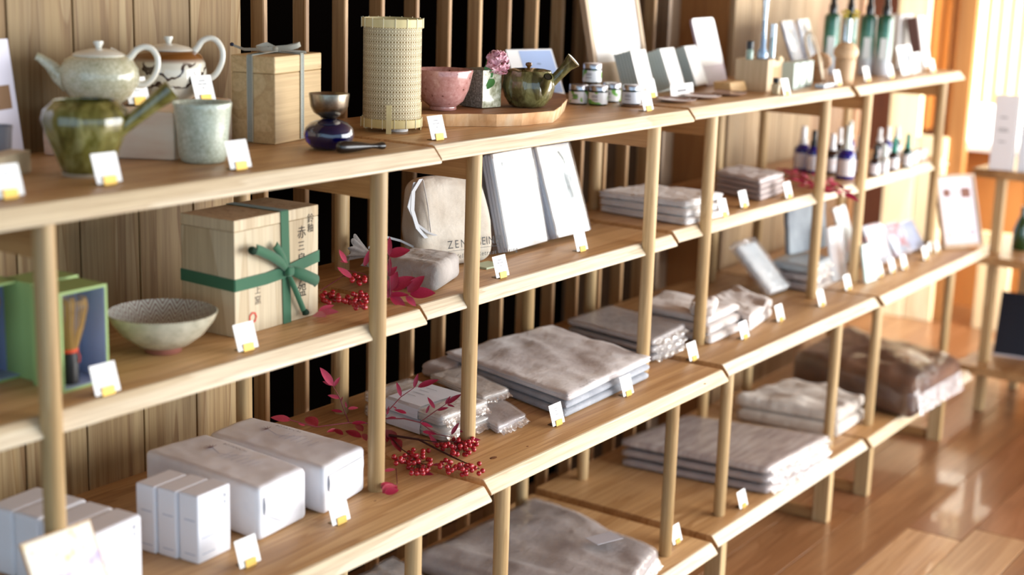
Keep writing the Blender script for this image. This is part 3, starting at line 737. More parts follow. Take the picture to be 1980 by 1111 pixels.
# peony-like flower
fl = thing('pink_flower', 'pink ruffled blossom with two green leaves in the square vase', 'flower', top)
PET = mottled('petal_pink', [(.3, 'E4A0B0'), (.6, 'F4C4CE'), (.8, 'FADCE2')], 60, .6, .4, 200)
part('stem', MB().tube([(0, 0, -.02), (.003, -.002, .004), (.006, -.004, .018)], .0016, 8), plain('stem_green', '4E7A3A', .5), fl)
fc = D(962, 122, depth(top)-.01) - top; fr_ = random.Random(4)
def petal(seed):
    q = random.Random(seed); s1 = q.uniform(.015, .019)
    def fn(u, v):
        a = (u-.5)*1.9; rr_ = s1*(v**.6)*(1+.12*math.sin(u*17+seed)); x_ = rr_*math.sin(a); y_ = rr_*math.cos(a)
        return Vector((x_, y_*.9, .007*math.sin(v*2.2)+.0022*math.sin(u*21+seed)*v))
    return MB().grid(fn, 14, 6)
for i in range(26):
    t1 = math.acos(1-2*(i+.5)/26); t2 = i*2.4
    nrm = Vector((math.sin(t1)*math.cos(t2), math.sin(t1)*math.sin(t2), math.cos(t1)))
    m = nrm.to_track_quat('Z', 'Y').to_matrix().to_4x4()
    po = part('petal', petal(i), PET, fl, ang=80); po.matrix_local = Matrix.Translation(fc + Vector((nrm.x*.013, nrm.y*.013, nrm.z*.017))) @ m @ Matrix.Rotation(fr_.uniform(-.6, .6), 4, 'X') @ Matrix.Translation((0, -.006, 0))
def leaf_mesh(name, L, w, mat, fold=.25, curl=.1, n=8):
    mb = MB(); vs = []
    for i in range(n+1):
        t = i/n; ww = w/2*math.sin(math.pi*min(1, t**.8*1.0))**.8 if 0 < t < 1 else 0.00005
        z = -curl*L*t*t; vs += [(-ww, t*L, z+fold*ww), (0, t*L, z), (ww, t*L, z+fold*ww)]
    fs = []
    for i in range(n):
        a = i*3; fs += [(a, a+1, a+4, a+3), (a+1, a+2, a+5, a+4)]
    return mb.add(vs, fs).mesh(name, mat, True, 60)
LG = leaf_mesh('leaf', .026, .014, plain('leaf_green', '4F8A44', .5))
for i, (q0, q1) in enumerate((((952, 150), (938, 130)), ((955, 152), (944, 168)), ((950, 148), (930, 140)))):
    A = D(*q0, depth(top)-.015); B = D(*q1, depth(top)-.022); dd = B-A
    po = part('leaf', LG, None, fl); po.matrix_local = frame4(A-top, (FW.cross(dd)), FW*-1) @ Matrix.Identity(4)
    xx = dd.normalized(); zz_ = (-FW - xx*(-FW).dot(xx)).normalized(); ss = xx.cross(zz_)
    po.matrix_local = Matrix(((ss.x, xx.x, zz_.x, A.x-top.x), (ss.y, xx.y, zz_.y, A.y-top.y), (ss.z, xx.z, zz_.z, A.z-top.z), (0, 0, 0, 1)))
# small olive teapot with spout, handle and lid
kyusu(1020, 206, ZB, 'small dark olive lidded teapot with flared side handle on the cedar slab',
      [(0, 0), (28, 0), (36, 4), (46, 20), (51, 38), (48, 58), (44, 66), (42, 70)], OLIVED, lid=True,
      hand=[(40, 6, 44, 11), (58, 4, 62, 10), (74, 2, 80, 11), (86, 0, 92, 16)], spout=[(24, -28, 34, 14), (31, -40, 48, 10.5), (36, -50, 60, 8.5), (37, -53, 63, 8.5)])
# card behind
m4, w_, h_ = lean_frame((1006, 192), (1094, 188), (978, 96), Z3)
b = thing('display_card', 'leaning card half white and half sky blue behind the small olive teapot', 'card', mat4=m4)
part('sheet', MB().box(0, w_, 0, .003, 0, h_), PAPER, b, False)
part('blue_field', MB().box(w_*.26, w_*.97, -.0006, 0, h_*.10, h_*.97), plain('sky_blue_print', 'A9BFE6', .5), b, False)
lettering('~', .02, INK, b, Matrix(((1, 0, 0, w_*.62), (0, 0, -1, -.0009), (0, 1, 0, h_*.7), (0, 0, 0, 1))))
# ================================================================== jars on the second unit
LABW = None
def jar_label():
    t = NT('jar_label_print'); v = t.coords((1, 1, 1)); n = t.noise(v, 55, 1, .3, .5)
    t.l(t.ramp(n, [(.0, 'F2F4F6'), (.56, 'F2F4F6'), (.58, '8CC65A'), (.72, '5FA848')]), t.b.inputs['Base Color']); t.setp(Roughness=.35); return t.m
JL = jar_label(); DG = plain('dark_green_glass', '10281A', .1, coat=.6); ALU = plain('aluminium_lid', 'C9C7CC', .28, 1)
def jar(px, py, z, label, back=False):
    p = G(px, py, z); r_, h_ = .0205, .043
    r = thing('cosmetic_jar', label, 'jar', p, RZ(px), 'small aluminium-lidded jars on the top shelf')
    part('glass', MB().lathe([(0, 0), (r_-.002, 0), (r_, .002), (r_, h_*.70), (r_*.9, h_*.74), (0, h_*.74)], 32), DG, r)
    part('paper_label', MB().lathe([(r_+.0003, .0035), (r_+.0005, .0035), (r_+.0005, h_*.66), (r_+.0003, h_*.66)], 32), plain('back_label', 'DCE2EC', .4) if back else JL, r)
    l = part('lid', MB().lathe([(r_*.9, h_*.745), (r_*1.0, h_*.75), (r_*1.0, h_*.97), (r_*.96, h_), (0, h_)], 32), ALU, r)
    mk = MB()
    for i, z_ in enumerate((.021, .018, .012)): mk.box(-.009, .004, -r_-.0012, -r_-.0004, z_, z_+.0011)
    part('print', mk.xf(Matrix.Rotation(-.25, 4, 'Z')), GREYINK, r, False)
    return r
jar(1118, 201, Z3, 'left jar of the lower trio, dark glass with white and green label')
jar(1156, 203, Z3, 'centre jar of the lower trio, directly in front of its stack')
jar(1182, 197, Z3, 'right jar of the lower trio, half hidden behind its neighbour')
pj = G(1143, 198, Z3); q = jar(1143, 198, Z3, 'single jar standing on top of the lower trio of jars'); q.location.z += .0432
SILVERDISH = plain('rosy_ceramic_dish', 'B89C92', .3, coat=.4)
p = G(1222, 205, Z3)
solo('small_dish', MB().lathe([(0, 0), (.016, 0), (.026, .0022), (.033, .0045), (.0335, .0052), (.025, .0034), (0, .0026)], 40), SILVERDISH, 'small flat dish carrying one jar with a turned-away label', 'dish', p, ang=60)
j = jar(1220, 205, Z3, 'single jar on the flat dish, its plain back label facing out', True); j.location.z += .0034
card(1254, 215, Z3, 'price card right of the jar that stands on a dish', s=.76)
card(1262, 189, Z3+.012, 'second price card standing just behind the jar on a dish', s=.76)
# wooden-framed panel, plain white in place of a mirror's reflection
MIR = plain('white_panel', 'FFFFFF', .25); FRW = wood('frame_wood', 'DCC4A6', 'BFA282', 2, 1, .5, .2, .2)
m4, w_, h_ = lean_frame((1158, 185), (1260, 173), (1122, -60), Z3, .016)
r = thing('leaning_panel', 'tall white panel leaning in a pale wooden frame behind the white booklets', 'frame', mat4=m4)
fw = .018
part('frame_side', MB().box(0, fw, 0, .016, 0, h_), FRW, r, False, bevel=.0015)
part('frame_side', MB().box(w_-fw, w_, 0, .016, 0, h_), FRW, r, False, bevel=.0015)
part('frame_bottom', MB().box(fw, w_-fw, 0, .016, 0, .072), FRW, r, False, bevel=.0015)
part('frame_top', MB().box(fw, w_-fw, 0, .016, h_-fw, h_), FRW, r, False, bevel=.0015)
part('white_panel', MB().box(fw, w_-fw, .004, .010, .072, h_-fw), MIR, r, False)
# three stacks of booklets standing on edge
def booklets(bl, br, tl, z, thick, n, label):
    m4, w_, h_ = lean_frame(bl, br, tl, z, thick)
    r = thing('booklet_stack', label, 'booklets', mat4=m4, group='white booklet stacks on the top shelf')
    t_ = thick/n
    for i in range(n):
        me = MB().box(0, w_, i*t_, i*t_+t_*.62, (i % 2)*.0015, h_+(i % 3)*.001)
        part('booklet', me, CARDW if i == 0 else plain('greenish_page_%d' % (i % 2), 'BCCAC4' if i % 2 else 'D8E0DC', .6), r, False)
    part('print', MB().box(w_*.25, w_*.7, -.0006, -.0001, h_*.60, h_*.63).box(w_*.3, w_*.65, -.0006, -.0001, h_*.53, h_*.55), plain('pale_print', 'B4B6BA', .6), r, False)
    return r
booklets((1238, 190), (1266, 184), (1216, 99), Z3, .044, 12, 'leftmost standing stack of white booklets, nearest the jars')
booklets((1298, 182), (1324, 177), (1272, 95), Z3, .040, 11, 'middle standing stack of white booklets')
booklets((1346, 175), (1368, 171), (1320, 90), Z3, .034, 10, 'rightmost standing stack of white booklets, beside the rounded white panel')
m4, w_, h_ = lean_frame((1298, 191), (1333, 186), (1296, 166), Z3)
r = thing('name_card', 'small landscape card leaning in front of the middle booklet stack', 'card', mat4=m4)
part('sheet', MB().box(0, w_*1.25, 0, .001, 0, h_*1.05), CARDW, r, False); part('print', MB().box(w_*.35, w_*.85, -.0006, 0, h_*.45, h_*.62), GREYINK, r, False)
# shallow dishes with bright spoon ends
for i, (px, py, lb) in enumerate(((1308, 197, 'leftmost of three flat rosy dishes in front of the booklets'), (1358, 190, 'middle of three flat rosy dishes in front of the booklets'), (1408, 184, 'rightmost of three flat rosy dishes, near the wooden wedge'))):
    r = thing('flat_dish', lb, 'dish', G(px, py, Z3), RZ(px), 'flat dishes with metal spoons')
    part('dish', MB().lathe([(0, 0), (.02, 0), (.034, .003), (.044, .0065), (.0445, .0075), (.034, .0045), (0, .003)], 36), SILVERDISH, r, ang=60)
    s_ = thing('small_spoon', lb.replace('flat rosy dishes', 'small metal spoons').replace(' of three', ' of the three'), 'spoon', G(px, py, Z3)+Vector((0, 0, .0075)), RZ(px)-.2, 'small metal spoons on dishes')
    part('bowl', MB().lathe([(0, 0), (.006, .0006), (.0085, .0028), (.0088, .0034), (.006, .0016), (0, .001)], 18, c=(.038, 0, 0)), plain('silver', 'E4E2EA', .15, 1), s_)
    part('handle', MB().tube([(.030, 0, .003), (0, 0, .0035), (-.03, 0, .004)], [.0012, .001, .0014], 8), plain('silver', 'E4E2EA', .15, 1), s_)
# white rounded tablet in a wooden foot + wooden wedge
m4, w_, h_ = lean_frame((1366, 168), (1407, 161), (1336, 36), Z3, .006)
def rrect(w, h, r, y0, y1, n=6):
    o = []
    for cx_, cz_, a0 in ((w-r, h-r, 0), (r, h-r, 90), (r, r, 180), (w-r, r, 270)):
        for i in range(n+1):
            a = math.radians(a0+90*i/n); o.append((cx_+r*math.cos(a), cz_+r*math.sin(a)))
    m = MB(); k_ = len(o)
    m.add([(x_, y0, z_) for x_, z_ in o]+[(x_, y1, z_) for x_, z_ in o], [tuple(range(k_)), tuple(range(2*k_-1, k_-1, -1))]+[(i, i+k_, (i+1) % k_+k_, (i+1) % k_) for i in range(k_)])
    return m
r = thing('standing_tablet', 'rounded white panel leaning upright beside the third booklet stack', 'panel', mat4=m4)
part('panel', rrect(w_, h_, .012, 0, .006), plain('lilac_panel', 'B9A8B4', .25), r, False)
part('bright_face', rrect(w_-.002, h_*.70, .010, -.001, -.0001).xf(Matrix.Translation((.001, 0, h_*.295))), plain('white_acrylic', 'FFFFFF', .15), r, False)
m4, L, W, H = boxframe((1414, 180), (1446, 175), (1398, 175), Z3, 157)
mb = MB().add([(0, 0, 0), (L, 0, 0), (L, W, 0), (0, W, 0), (-.012, 0, .026), (L*.75, 0, .026), (L*.75, W, .026), (-.012, W, .026)], [(3, 2, 1, 0), (4, 5, 6, 7), (0, 1, 5, 4), (1, 2, 6, 5), (2, 3, 7, 6), (3, 0, 4, 7)])
solo('wooden_wedge', mb, wood('honey_wood', 'EBC48C', 'D8A866', 0, 1, .5, .2, .2), 'honey-coloured wooden wedge between rounded white panel and pale wooden box', 'wedge', mat4=m4, smooth=False, bevel=.002)

# ================================================================== items on the third unit's top
m4, L, W, H = boxframe((1482, 178), (1512, 172), (1427, 172), Z3, 116)
r = thing('display_box', 'pale grey-brown wooden box used as a riser for glass vials', 'box', mat4=m4)
GB = wood('greyed_wood', 'D2BC9C', 'B8A07E', 2, 1, .6, .2, .3)
part('box_body', MB().box(0, L, 0, W, 0, H), GB, r, False, bevel=.002)
part('recess', MB().box(L*.35, L*.8, -.0008, 0, H*.25, H*.75), plain('recess_shade_wood', 'B8966A', .6), r, False)
ZBX = Z3+H+.0006
def botl(name, label, px, py, z, cat, parts, group=None, rz=None):
    r = thing(name, label, cat, G(px, py, z), RZ(px) if rz is None else rz, group)
    for nm, pf, mat in parts: part(nm, MB().lathe(pf, 24), mat, r, ang=50)
    return r
BLK = plain('black_cap', '111216', .3); GLS1 = clear_glass('thin_clear_glass')
botl('dropper_vial', 'small grey-green vial with black cap on the left end of the pale wooden box', 1449, 115, ZBX, 'vial',
     [('glass', [(0, 0), (.008, 0), (.009, .002), (.009, .022), (.006, .026), (0, .026)], plain('greygreen_glass', '8FA89C', .12, coat=.5)), ('cap', [(0, .026), (.0088, .0262), (.0088, .044), (.006, .046), (0, .046)], BLK)])
botl('glass_flask', 'tall narrow clear glass diffuser flask on the pale wooden box', 1474, 114, ZBX, 'flask',
     [('glass', [(0, 0), (.013, .0), (.016, .006), (.013, .020), (.0075, .028), (.0065, .09), (.008, .135), (.0095, .15), (.0085, .15), (.006, .12), (.0055, .03)], GLS1),
      ('blue_liquid', [(0, .002), (.011, .002), (.0118, .012), (.006, .026), (.0055, .095), (0, .095)], plain('pale_blue_liquid', 'C4DEF6', .1))])
botl('glass_tube', 'short cylindrical clear tube right of the tall flask', 1492, 112, ZBX, 'tube',
     [('glass', [(0, 0), (.009, 0), (.009, .085), (.008, .085), (.008, .002)], GLS1), ('liquid', [(0, .002), (.0072, .002), (.0072, .05), (0, .05)], plain('pale_green_liquid', 'D6E8DC', .1))])
solo('wooden_stopper', MB().lathe([(0, 0), (.006, 0), (.009, .006), (.0085, .012), (0, .015)], 18), PALEW, 'round pale wooden stopper on the right end of the wooden box', 'stopper', G(1505, 118, ZBX))
botl('oil_bottle', 'tiny bottle with black cap in front of the pale wooden box', 1499, 182, Z3, 'bottle',
     [('glass', [(0, 0), (.010, 0), (.011, .002), (.011, .024), (.006, .028), (0, .028)], plain('cream_glass', 'D8CCA8', .15, coat=.5)), ('cap', [(0, .028), (.0075, .0282), (.0075, .040), (0, .041)], BLK)])
card(1522, 185, Z3, 'price card beside the tiny black-capped bottle')
m4, L, W, H = boxframe((1533, 176), (1543, 174), (1513, 170), Z3, 121)
bp0 = None
SAGE = plain('sage_carton', 'B4C4BC', .5)
for i in range(3):
    m4, L, W, H = boxframe((1533+13*i, 174-3*i), (1544+13*i, 172-3*i), (1521+13*i, 170-3*i), Z3, 122-2*i)
    r = thing('small_carton', ('nearest', 'middle', 'farthest')[i]+' of three slim sage cartons in front of the silver pouches', 'carton', mat4=m4, group='slim sage cartons')
    part('carton', MB().box(0, L, 0, min(W, .06), 0, H), SAGE, r, False, bevel=.001)
    part('white_label', MB().box(L*.15, L*.85, -.0006, 0, H*.15, H*.85), plain('label_cream', 'E8EADC', .5), r, False)
# silver pouches and bent wooden spoon
SILV = mottled('silver_pouch', [(.3, '9C9498'), (.6, 'D8DAE0')], 14, .2, .8, 25, dist=.004, metal=.6)
for i, (bl, br, tl, lb) in enumerate((((1544, 153), (1566, 148), (1512, 40), 'left shiny silver pouch leaning behind the sage cartons'), ((1568, 148), (1588, 144), (1544, 36), 'right shiny silver pouch leaning behind the wooden spatula'))):
    m4, w_, h_ = lean_frame(bl, br, tl, Z3, .012)
    solo('silver_pouch', rbox(w_, .012, h_, .005, 10, 3, 12, .002, 40, seed=i).xf(Matrix.Translation((w_/2, .006, 0))), SILV, lb, 'pouch', mat4=m4)
sp = thing('wooden_spatula', 'pale curved wooden spatula leaning in front of the silver pouches', 'spatula', G(1590, 160, Z3), RZ(1588))
dpt = depth(G(1590, 160, Z3)); b0 = G(1590, 160, Z3); inv = Matrix.Rotation(-RZ(1588), 4, 'Z')
path = [inv @ (D(x_, y_, dpt+dd_)-b0) for x_, y_, dd_ in ((1560, 62, .03), (1567, 60, .03), (1575, 72, .02), (1580, 90, .01), (1583, 105, .005), (1586, 120, .0), (1589, 138, .0), (1591, 154, 0))]
part('blade', MB().tube(path, [.003, .006, .006, .0065, .009, .013, .0145, .008], 12, flat=.35), plain('spatula_wood', 'E4D4B8', .5), sp, ang=70)
part('hook', MB().tube([inv @ (D(x_, y_, dpt+dd_)-b0) for x_, y_, dd_ in ((1562, 62, .03), (1556, 72, .03), (1558, 90, .02), (1564, 110, .01), (1568, 122, .0))], .004, 8), plain('spatula_wood', 'E4D4B8', .5), sp)
m4, L, W, H = boxframe((1594, 172), (1614, 168), (1588, 169), Z3, 162)
solo('glass_dish', rbox(max(L, .03), .028, .012, .004, 6, 6, 3).xf(Matrix.Translation((L/2, .014, 0))), plain('blue_grey_dish', 'B4C0D0', .15, coat=.5), 'low blue-grey dish under the wooden spatula', 'dish', mat4=m4)
# mushroom-shaped wooden diffusers
MW = wood('diffuser_wood', 'E2C29C', 'CBA67C', 2, 1, .5, .2, .2)
p = G(1631, 160, Z3); k = 1/ppm(p)
r = thing('wooden_diffuser', 'mushroom-shaped turned wooden diffuser with dried yellow flowers', 'diffuser', p, RZ(1631))
part('base', MB().lathe(prof([(0, 0), (17, 0), (18, 3), (20, 44), (19, 46), (0, 46)], k), 36), MW, r)
part('cap', MB().lathe(prof([(0, 46.5), (20, 47), (24, 56), (23, 64), (17, 73), (8, 78), (0, 79)], k), 36), MW, r, ang=60)
part('glass_tube', MB().lathe(prof([(9, 76), (9, 122), (8, 122), (8, 77)], k), 20), GLS1, r)
DRY = plain('dried_yellow', 'C8B648', .8); q = random.Random(2)
for i in range(14):
    a, rr_ = q.uniform(0, 6.28), q.uniform(0, 1)
    e = Vector((math.cos(a)*rr_*.026, math.sin(a)*rr_*.026, 118*k+q.uniform(.01, .032)))
    st = part('dried_stem', MB().tube([(0, 0, 79*k), (e.x*.3, e.y*.3, 110*k), e], .0007, 5), DRY, r)
    part('flower_head', MB().lathe([(0, -.004), (.004, 0), (.0045, .003), (0, .006)], 8).xf(Matrix.Translation(e)), DRY, st)
p = G(1588, 146, Z3+.0)
r = thing('wooden_diffuser', 'second turned wooden diffuser half hidden behind the spatula', 'diffuser', G(1584, 156, Z3), 0)
part('base', MB().lathe([(0, 0), (.022, 0), (.022, .02), (.020, .035), (0, .035)], 30), MW, r)
part('cap', MB().lathe([(0, .0355), (.022, .036), (.031, .048), (.029, .062), (.018, .074), (0, .078)], 30), MW, r, ang=60)
# green pump bottles
def grad_green():
    t = NT('green_gradient_glass'); v = t.coords((1, 1, 1), rand=False); sp = t.n('ShaderNodeSeparateXYZ'); t.l(v, sp.inputs[0])
    mr = t.n('ShaderNodeMapRange'); mr.inputs[2].default_value = .178; t.l(sp.outputs['Z'], mr.inputs[0])
    t.l(t.ramp(mr.outputs[0], [(.0, 'D4DAE6'), (.25, 'C8D4DA'), (.5, '5E9C84'), (.75, '2E6E54'), (1, '17493A')]), t.b.inputs['Base Color']); t.setp(Roughness=.12); t.b.inputs['Coat Weight'].default_value = .6; return t.m
GG = grad_green(); BP = plain('black_pump', '121518', .25, coat=.4)
def pump(px, py, label, dz=0):
    p = G(px, py, Z3); r = thing('pump_bottle', label, 'bottle', p, RZ(px), 'green-to-white pump bottles')
    part('bottle', MB().lathe([(0, 0), (.022, 0), (.0235, .002), (.0235, .165), (.0215, .172), (.013, .178), (0, .178)], 32), GG, r, ang=60)
    c_ = part('pump_collar', MB().lathe([(0, .178), (.0125, .178), (.0125, .200), (.009, .206), (.008, .235), (0, .235)], 24), BP, r)
    part('pump_head', MB().lathe([(0, .235), (.011, .235), (.012, .244), (.009, .250), (0, .251)], 18).tube([(0, 0, .243), (-.020, -.006, .243), (-.032, -.010, .236)], [.004, .0035, .0028], 10), BP, c_)
    part('gloss_label', MB().box(-.010, .010, -.0250, -.0243, .05, .11), plain('pale_label', 'DDE4E2', .4), r, False)
    return r
pump(1602, 142, 'leftmost green pump bottle, behind the wooden spatula')
pump(1636, 139, 'second green pump bottle, behind the mushroom-shaped diffuser')
pump(1672, 144, 'third green pump bottle, just right of the dried flowers')
pump(1704, 146, 'rightmost green pump bottle, beside the white carton')
card(1622, 166, Z3, 'price card in front of the mushroom-shaped diffuser', s=.76)
card(1678, 158, Z3, 'price card in front of the third green pump bottle', s=.76)
card(1724, 152, Z3, 'price card in front of the rightmost green pump bottle', s=.76)
m4, L, W, H = boxframe((1733, 135), (1757, 132), (1725, 132), Z3, 28)
solo('tall_carton', MB().box(0, L, 0, max(W, .03), 0, H), plain('frosty_white', 'E6E4E4', .4), 'tall plain white carton right of the green pump bottles', 'carton', mat4=m4, smooth=False, bevel=.002)
m4, w_, h_ = lean_frame((1745, 146), (1772, 141), (1733, 90), Z3)
r = thing('info_card', 'white leaning information card in front of the tall white carton', 'card', mat4=m4)
part('sheet', MB().box(0, w_, 0, .002, 0, h_), CARDW, r, False); part('grey_print', MB().box(w_*.1, w_*.8, -.0006, 0, h_*.45, h_*.9), plain('pale_blue_grey', 'D4DCE4', .5), r, False)
m4, w_, h_ = lean_frame((1762, 143), (1780, 139), (1758, 104), Z3)
r = thing('info_card', 'smaller white card leaning just right of the information card', 'card', mat4=m4); part('sheet', MB().box(0, w_, -.004, -.002, 0, h_), CARDW, r, False)
m4, w_, h_ = lean_frame((1786, 138), (1800, 135), (1773, 32), Z3, .035)
r = thing('hand_mirror_case', 'narrow plum-brown upright case with a bright white face near the shelf end', 'case', mat4=m4)
part('case', MB().box(0, w_, .002, .035, 0, h_), plain('plum_brown', '6E4E48', .4), r, False, bevel=.002); part('white_face', MB().box(w_*.1, w_*.98, .0, .002, .01, h_), CARDW, r, False)
card(1805, 141, Z3, 'price card at the far right end of the top shelf', s=.76)
# ================================================================== upper shelf: whisk boxes
GRN = plain('green_card', '9CB872', .6); GRNI = plain('blue_lit_inside', 'A9B8DC', .6)  # bluish light inside the boxes is put into the lining colour
TINE = plain('bamboo_tine', 'B08A4A', .6); RED = plain('red_thread', 'D8481E', .7)
BXW, BXD, BXH = .083, .095, .135
def whisk_box(m4, label):
    r = thing('whisk_box', label, 'box', mat4=m4, group='green boxes with bamboo whisks'); t = .0035
    L, W, H = BXW, BXD, BXH
    part('side_panel', MB().box(0, t, 0, W, 0, H), GRN, r, False); part('side_panel', MB().box(L-t, L, 0, W, 0, H), GRN, r, False)
    part('top_panel', MB().box(t, L-t, 0, W, H-t, H), GRN, r, False); part('bottom_panel', MB().box(t, L-t, 0, W, 0, t), GRN, r, False)
    part('back_panel', MB().box(t, L-t, W-t, W, t, H-t), GRN, r, False)
    part('lining', MB().box(t, L-t, W-t-.001, W-t-.0004, t, H-t).box(L-t-.001, L-t-.0002, .001, W-t-.001, t, H-t).box(t+.0002, L-t-.001, .001, W-t-.001, t+.0002, t+.001), GRNI, r, False)
    wk = part('whisk_stem', MB().lathe([(0, t+.0012), (.012, t+.0012), (.0125, .008), (.0125, .045), (.011, .048), (0, .048)], 24), plain('whisk_dark', '14100E', .5), r, loc=(L*.36, W*.35, 0))
    tn = MB()
    for ring, (r0, r1, n_) in enumerate(((.0105, .027, 40), (.006, .010, 20))):
        for i in range(n_):
            a = 2*math.pi*i/n_; ca, sa = math.cos(a), math.sin(a)
            pts = [(r0*ca, r0*sa, .048), ((r0*.4+r1*.6)*ca, (r0*.4+r1*.6)*sa, .080), (r1*ca, r1*sa, .110), (r1*.93*ca, r1*.93*sa, .122)]
            tn.strip(pts, (-sa, ca, 0), .0011, .0005)
    q = part('tines', tn, TINE, r, False, loc=(L*.36, W*.35, 0)); q['kind'] = 'stuff'
    part('thread', MB().lathe([(.0112, .048), (.0128, .0485), (.0128, .053), (.0112, .054)], 24).tube([(.004, -.0125, .051), (.007, -.014, .042), (.005, -.0142, .034)], .0009, 6), RED, r, loc=(L*.36, W*.35, 0))
    return r
A, B_, Cc = G(122, 760, Z2), G(212, 735, Z2), G(62, 745, Z2); u = B_-A; BXW = u.length; un = u.normalized(); v = Cc-A; v -= un*v.dot(un); BXD = min(v.length, .11); BXH = HZ(A, 567)-Z2
whisk_box(frame4(A, u, (0, 0, 1)), 'front right green window box with bamboo whisk and red thread')
def at_topright(px, py):
    q = G(px, py, Z2+BXH+.0); q.z = Z2; return frame4(q-un*BXW, u, (0, 0, 1))
b1 = at_topright(169, 511); off = (Vector(b1.translation)-A); nrm = un.cross(Vector((0, 0, 1)))*-1
b1.translation = A + nrm*(BXD+.012) + un*(off.dot(un)*0+.012)
whisk_box(b1, 'green whisk box directly behind the front right one')
q = G(46, 728, Z2); b3 = frame4(q-un*BXW, u, (0, 0, 1)); whisk_box(b3, 'leftmost green whisk box, cut off by the photo edge')
q = Vector(b3.translation) + nrm*(BXD+.012) - un*.030; b2 = frame4(q, u, (0, 0, 1)); whisk_box(b2, 'green whisk box behind the leftmost one, mostly hidden by the oak post')
card(209, 763, Z2, 'price card in front of the front right green whisk box', s=.76)

# shallow patterned bowl
def bowl_glaze():
    t = NT('stamped_bowl_glaze'); v = t.coords((1, 1, 1), rand=False)
    sp = t.n('ShaderNodeSeparateXYZ'); t.l(v, sp.inputs[0])
    ln = t.n('ShaderNodeMath', operation='ARCTAN2'); t.l(sp.outputs['Y'], ln.inputs[0]); t.l(sp.outputs['X'], ln.inputs[1])
    # herringbone stamps: angle folded against radius
    m1 = t.n('ShaderNodeMath', operation='MULTIPLY'); m1.inputs[1].default_value = 14; t.l(ln.outputs[0], m1.inputs[0])
    pp = t.n('ShaderNodeMath', operation='PINGPONG'); pp.inputs[1].default_value = 2.0; t.l(m1.outputs[0], pp.inputs[0])
    vl = t.n('ShaderNodeVectorMath', operation='LENGTH'); t.l(v, vl.inputs[0])
    m2 = t.n('ShaderNodeMath', operation='MULTIPLY'); m2.inputs[1].default_value = 120; t.l(vl.outputs['Value'], m2.inputs[0])
    ad = t.n('ShaderNodeMath', operation='ADD'); t.l(pp.outputs[0], ad.inputs[0]); t.l(m2.outputs[0], ad.inputs[1])
    fr = t.n('ShaderNodeMath', operation='FRACT'); t.l(ad.outputs[0], fr.inputs[0])
    st = t.ramp(fr.outputs[0], [(0, '7A4E4A'), (.28, '7A4E4A'), (.34, 'C9CCC4')])
    n = t.noise(v, 45, 4); ms = t.ramp(n, [(.25, '000000'), (.35, 'FFFFFF')]); base = t.ramp(n, [(.3, 'AEB2A4'), (.6, 'D2D2C4')])
    t.l(t.mix(ms, base, st), t.b.inputs['Base Color']); t.setp(Roughness=.2); t.b.inputs['Coat Weight'].default_value = .5; return t.m
BGO = mottled('bowl_outer_glaze', [(.3, '9C9884'), (.5, 'C4C0AA'), (.65, 'D8D2BC')], 30, .2, .3, 60, coat=.5)
p = G(316, 678, Z2); k = 1/ppm(p)
r = thing('shallow_bowl', 'shallow cream bowl with stamped reddish herringbone pattern inside', 'bowl', p, RZ(316))
part('outer_wall', MB().lathe(prof([(33, 10), (52, 16), (80, 38), (98, 62), (104, 76), (105, 79), (103, 80)], k), 56), BGO, r, ang=70)
part('inside', MB().lathe(prof([(103, 80), (101, 76), (92, 60), (72, 40), (40, 24), (0, 20)], k), 56), bowl_glaze(), r, ang=70)
part('foot_ring', MB().lathe(prof([(0, 3), (28, 0), (34, 0), (35, 3), (33, 12), (20, 12), (0, 12)], k), 40), plain('red_clay', '9C5E4C', .8), r)
card(480, 678, Z2, 'price card in front of the inscribed wooden box', s=.76)

# inscribed wooden box with green ribbon
m4, L, W, H = boxframe((455, 653), (615, 606), (370, 627), Z2, 427)
r = thing('inscribed_box', 'pale wooden box brushed with black characters, tied with dark green ribbon', 'box', mat4=m4)
part('box_body', MB().box(0, L, 0, W, 0, H*.90), BOXW2, r, False, bevel=.001)
part('box_lid', MB().box(-.0003, L+.0003, -.0003, W+.0003, H*.9+.0003, H), BOXW2, r, False, bevel=.0015)
GR = plain('green_ribbon', '2E6646', .75); GR.node_tree.nodes['Principled BSDF'].inputs['Sheen Weight'].default_value = .3
fx = L*.585; fz = H*.47; rw = .019
part('ribbon', MB().strip([(fx+.004, -.0012, 0), (fx+.001, -.0016, fz), (fx-.002, -.0014, H), (fx-.002, 0, H+.001), (fx-.004, W, H+.001), (fx-.004, W+.001, 0)], (1, 0, 0), rw, .0009), GR, r, False)
part('ribbon', MB().strip([(-.0014, W, fz), (-.0014, 0, fz-.004), (0, -.0016, fz-.004), (fx*.6, -.0022, fz-.004), (fx, -.004, fz), (fx+(L-fx)*.5, -.0022, fz+.006), (L+.0008, -.0016, fz+.012), (L+.001, 0, fz+.012), (L+.001, W, fz+.010)], (0, 0, 1), rw, .0009), GR, r, False)
kx, kz = fx, fz+.002
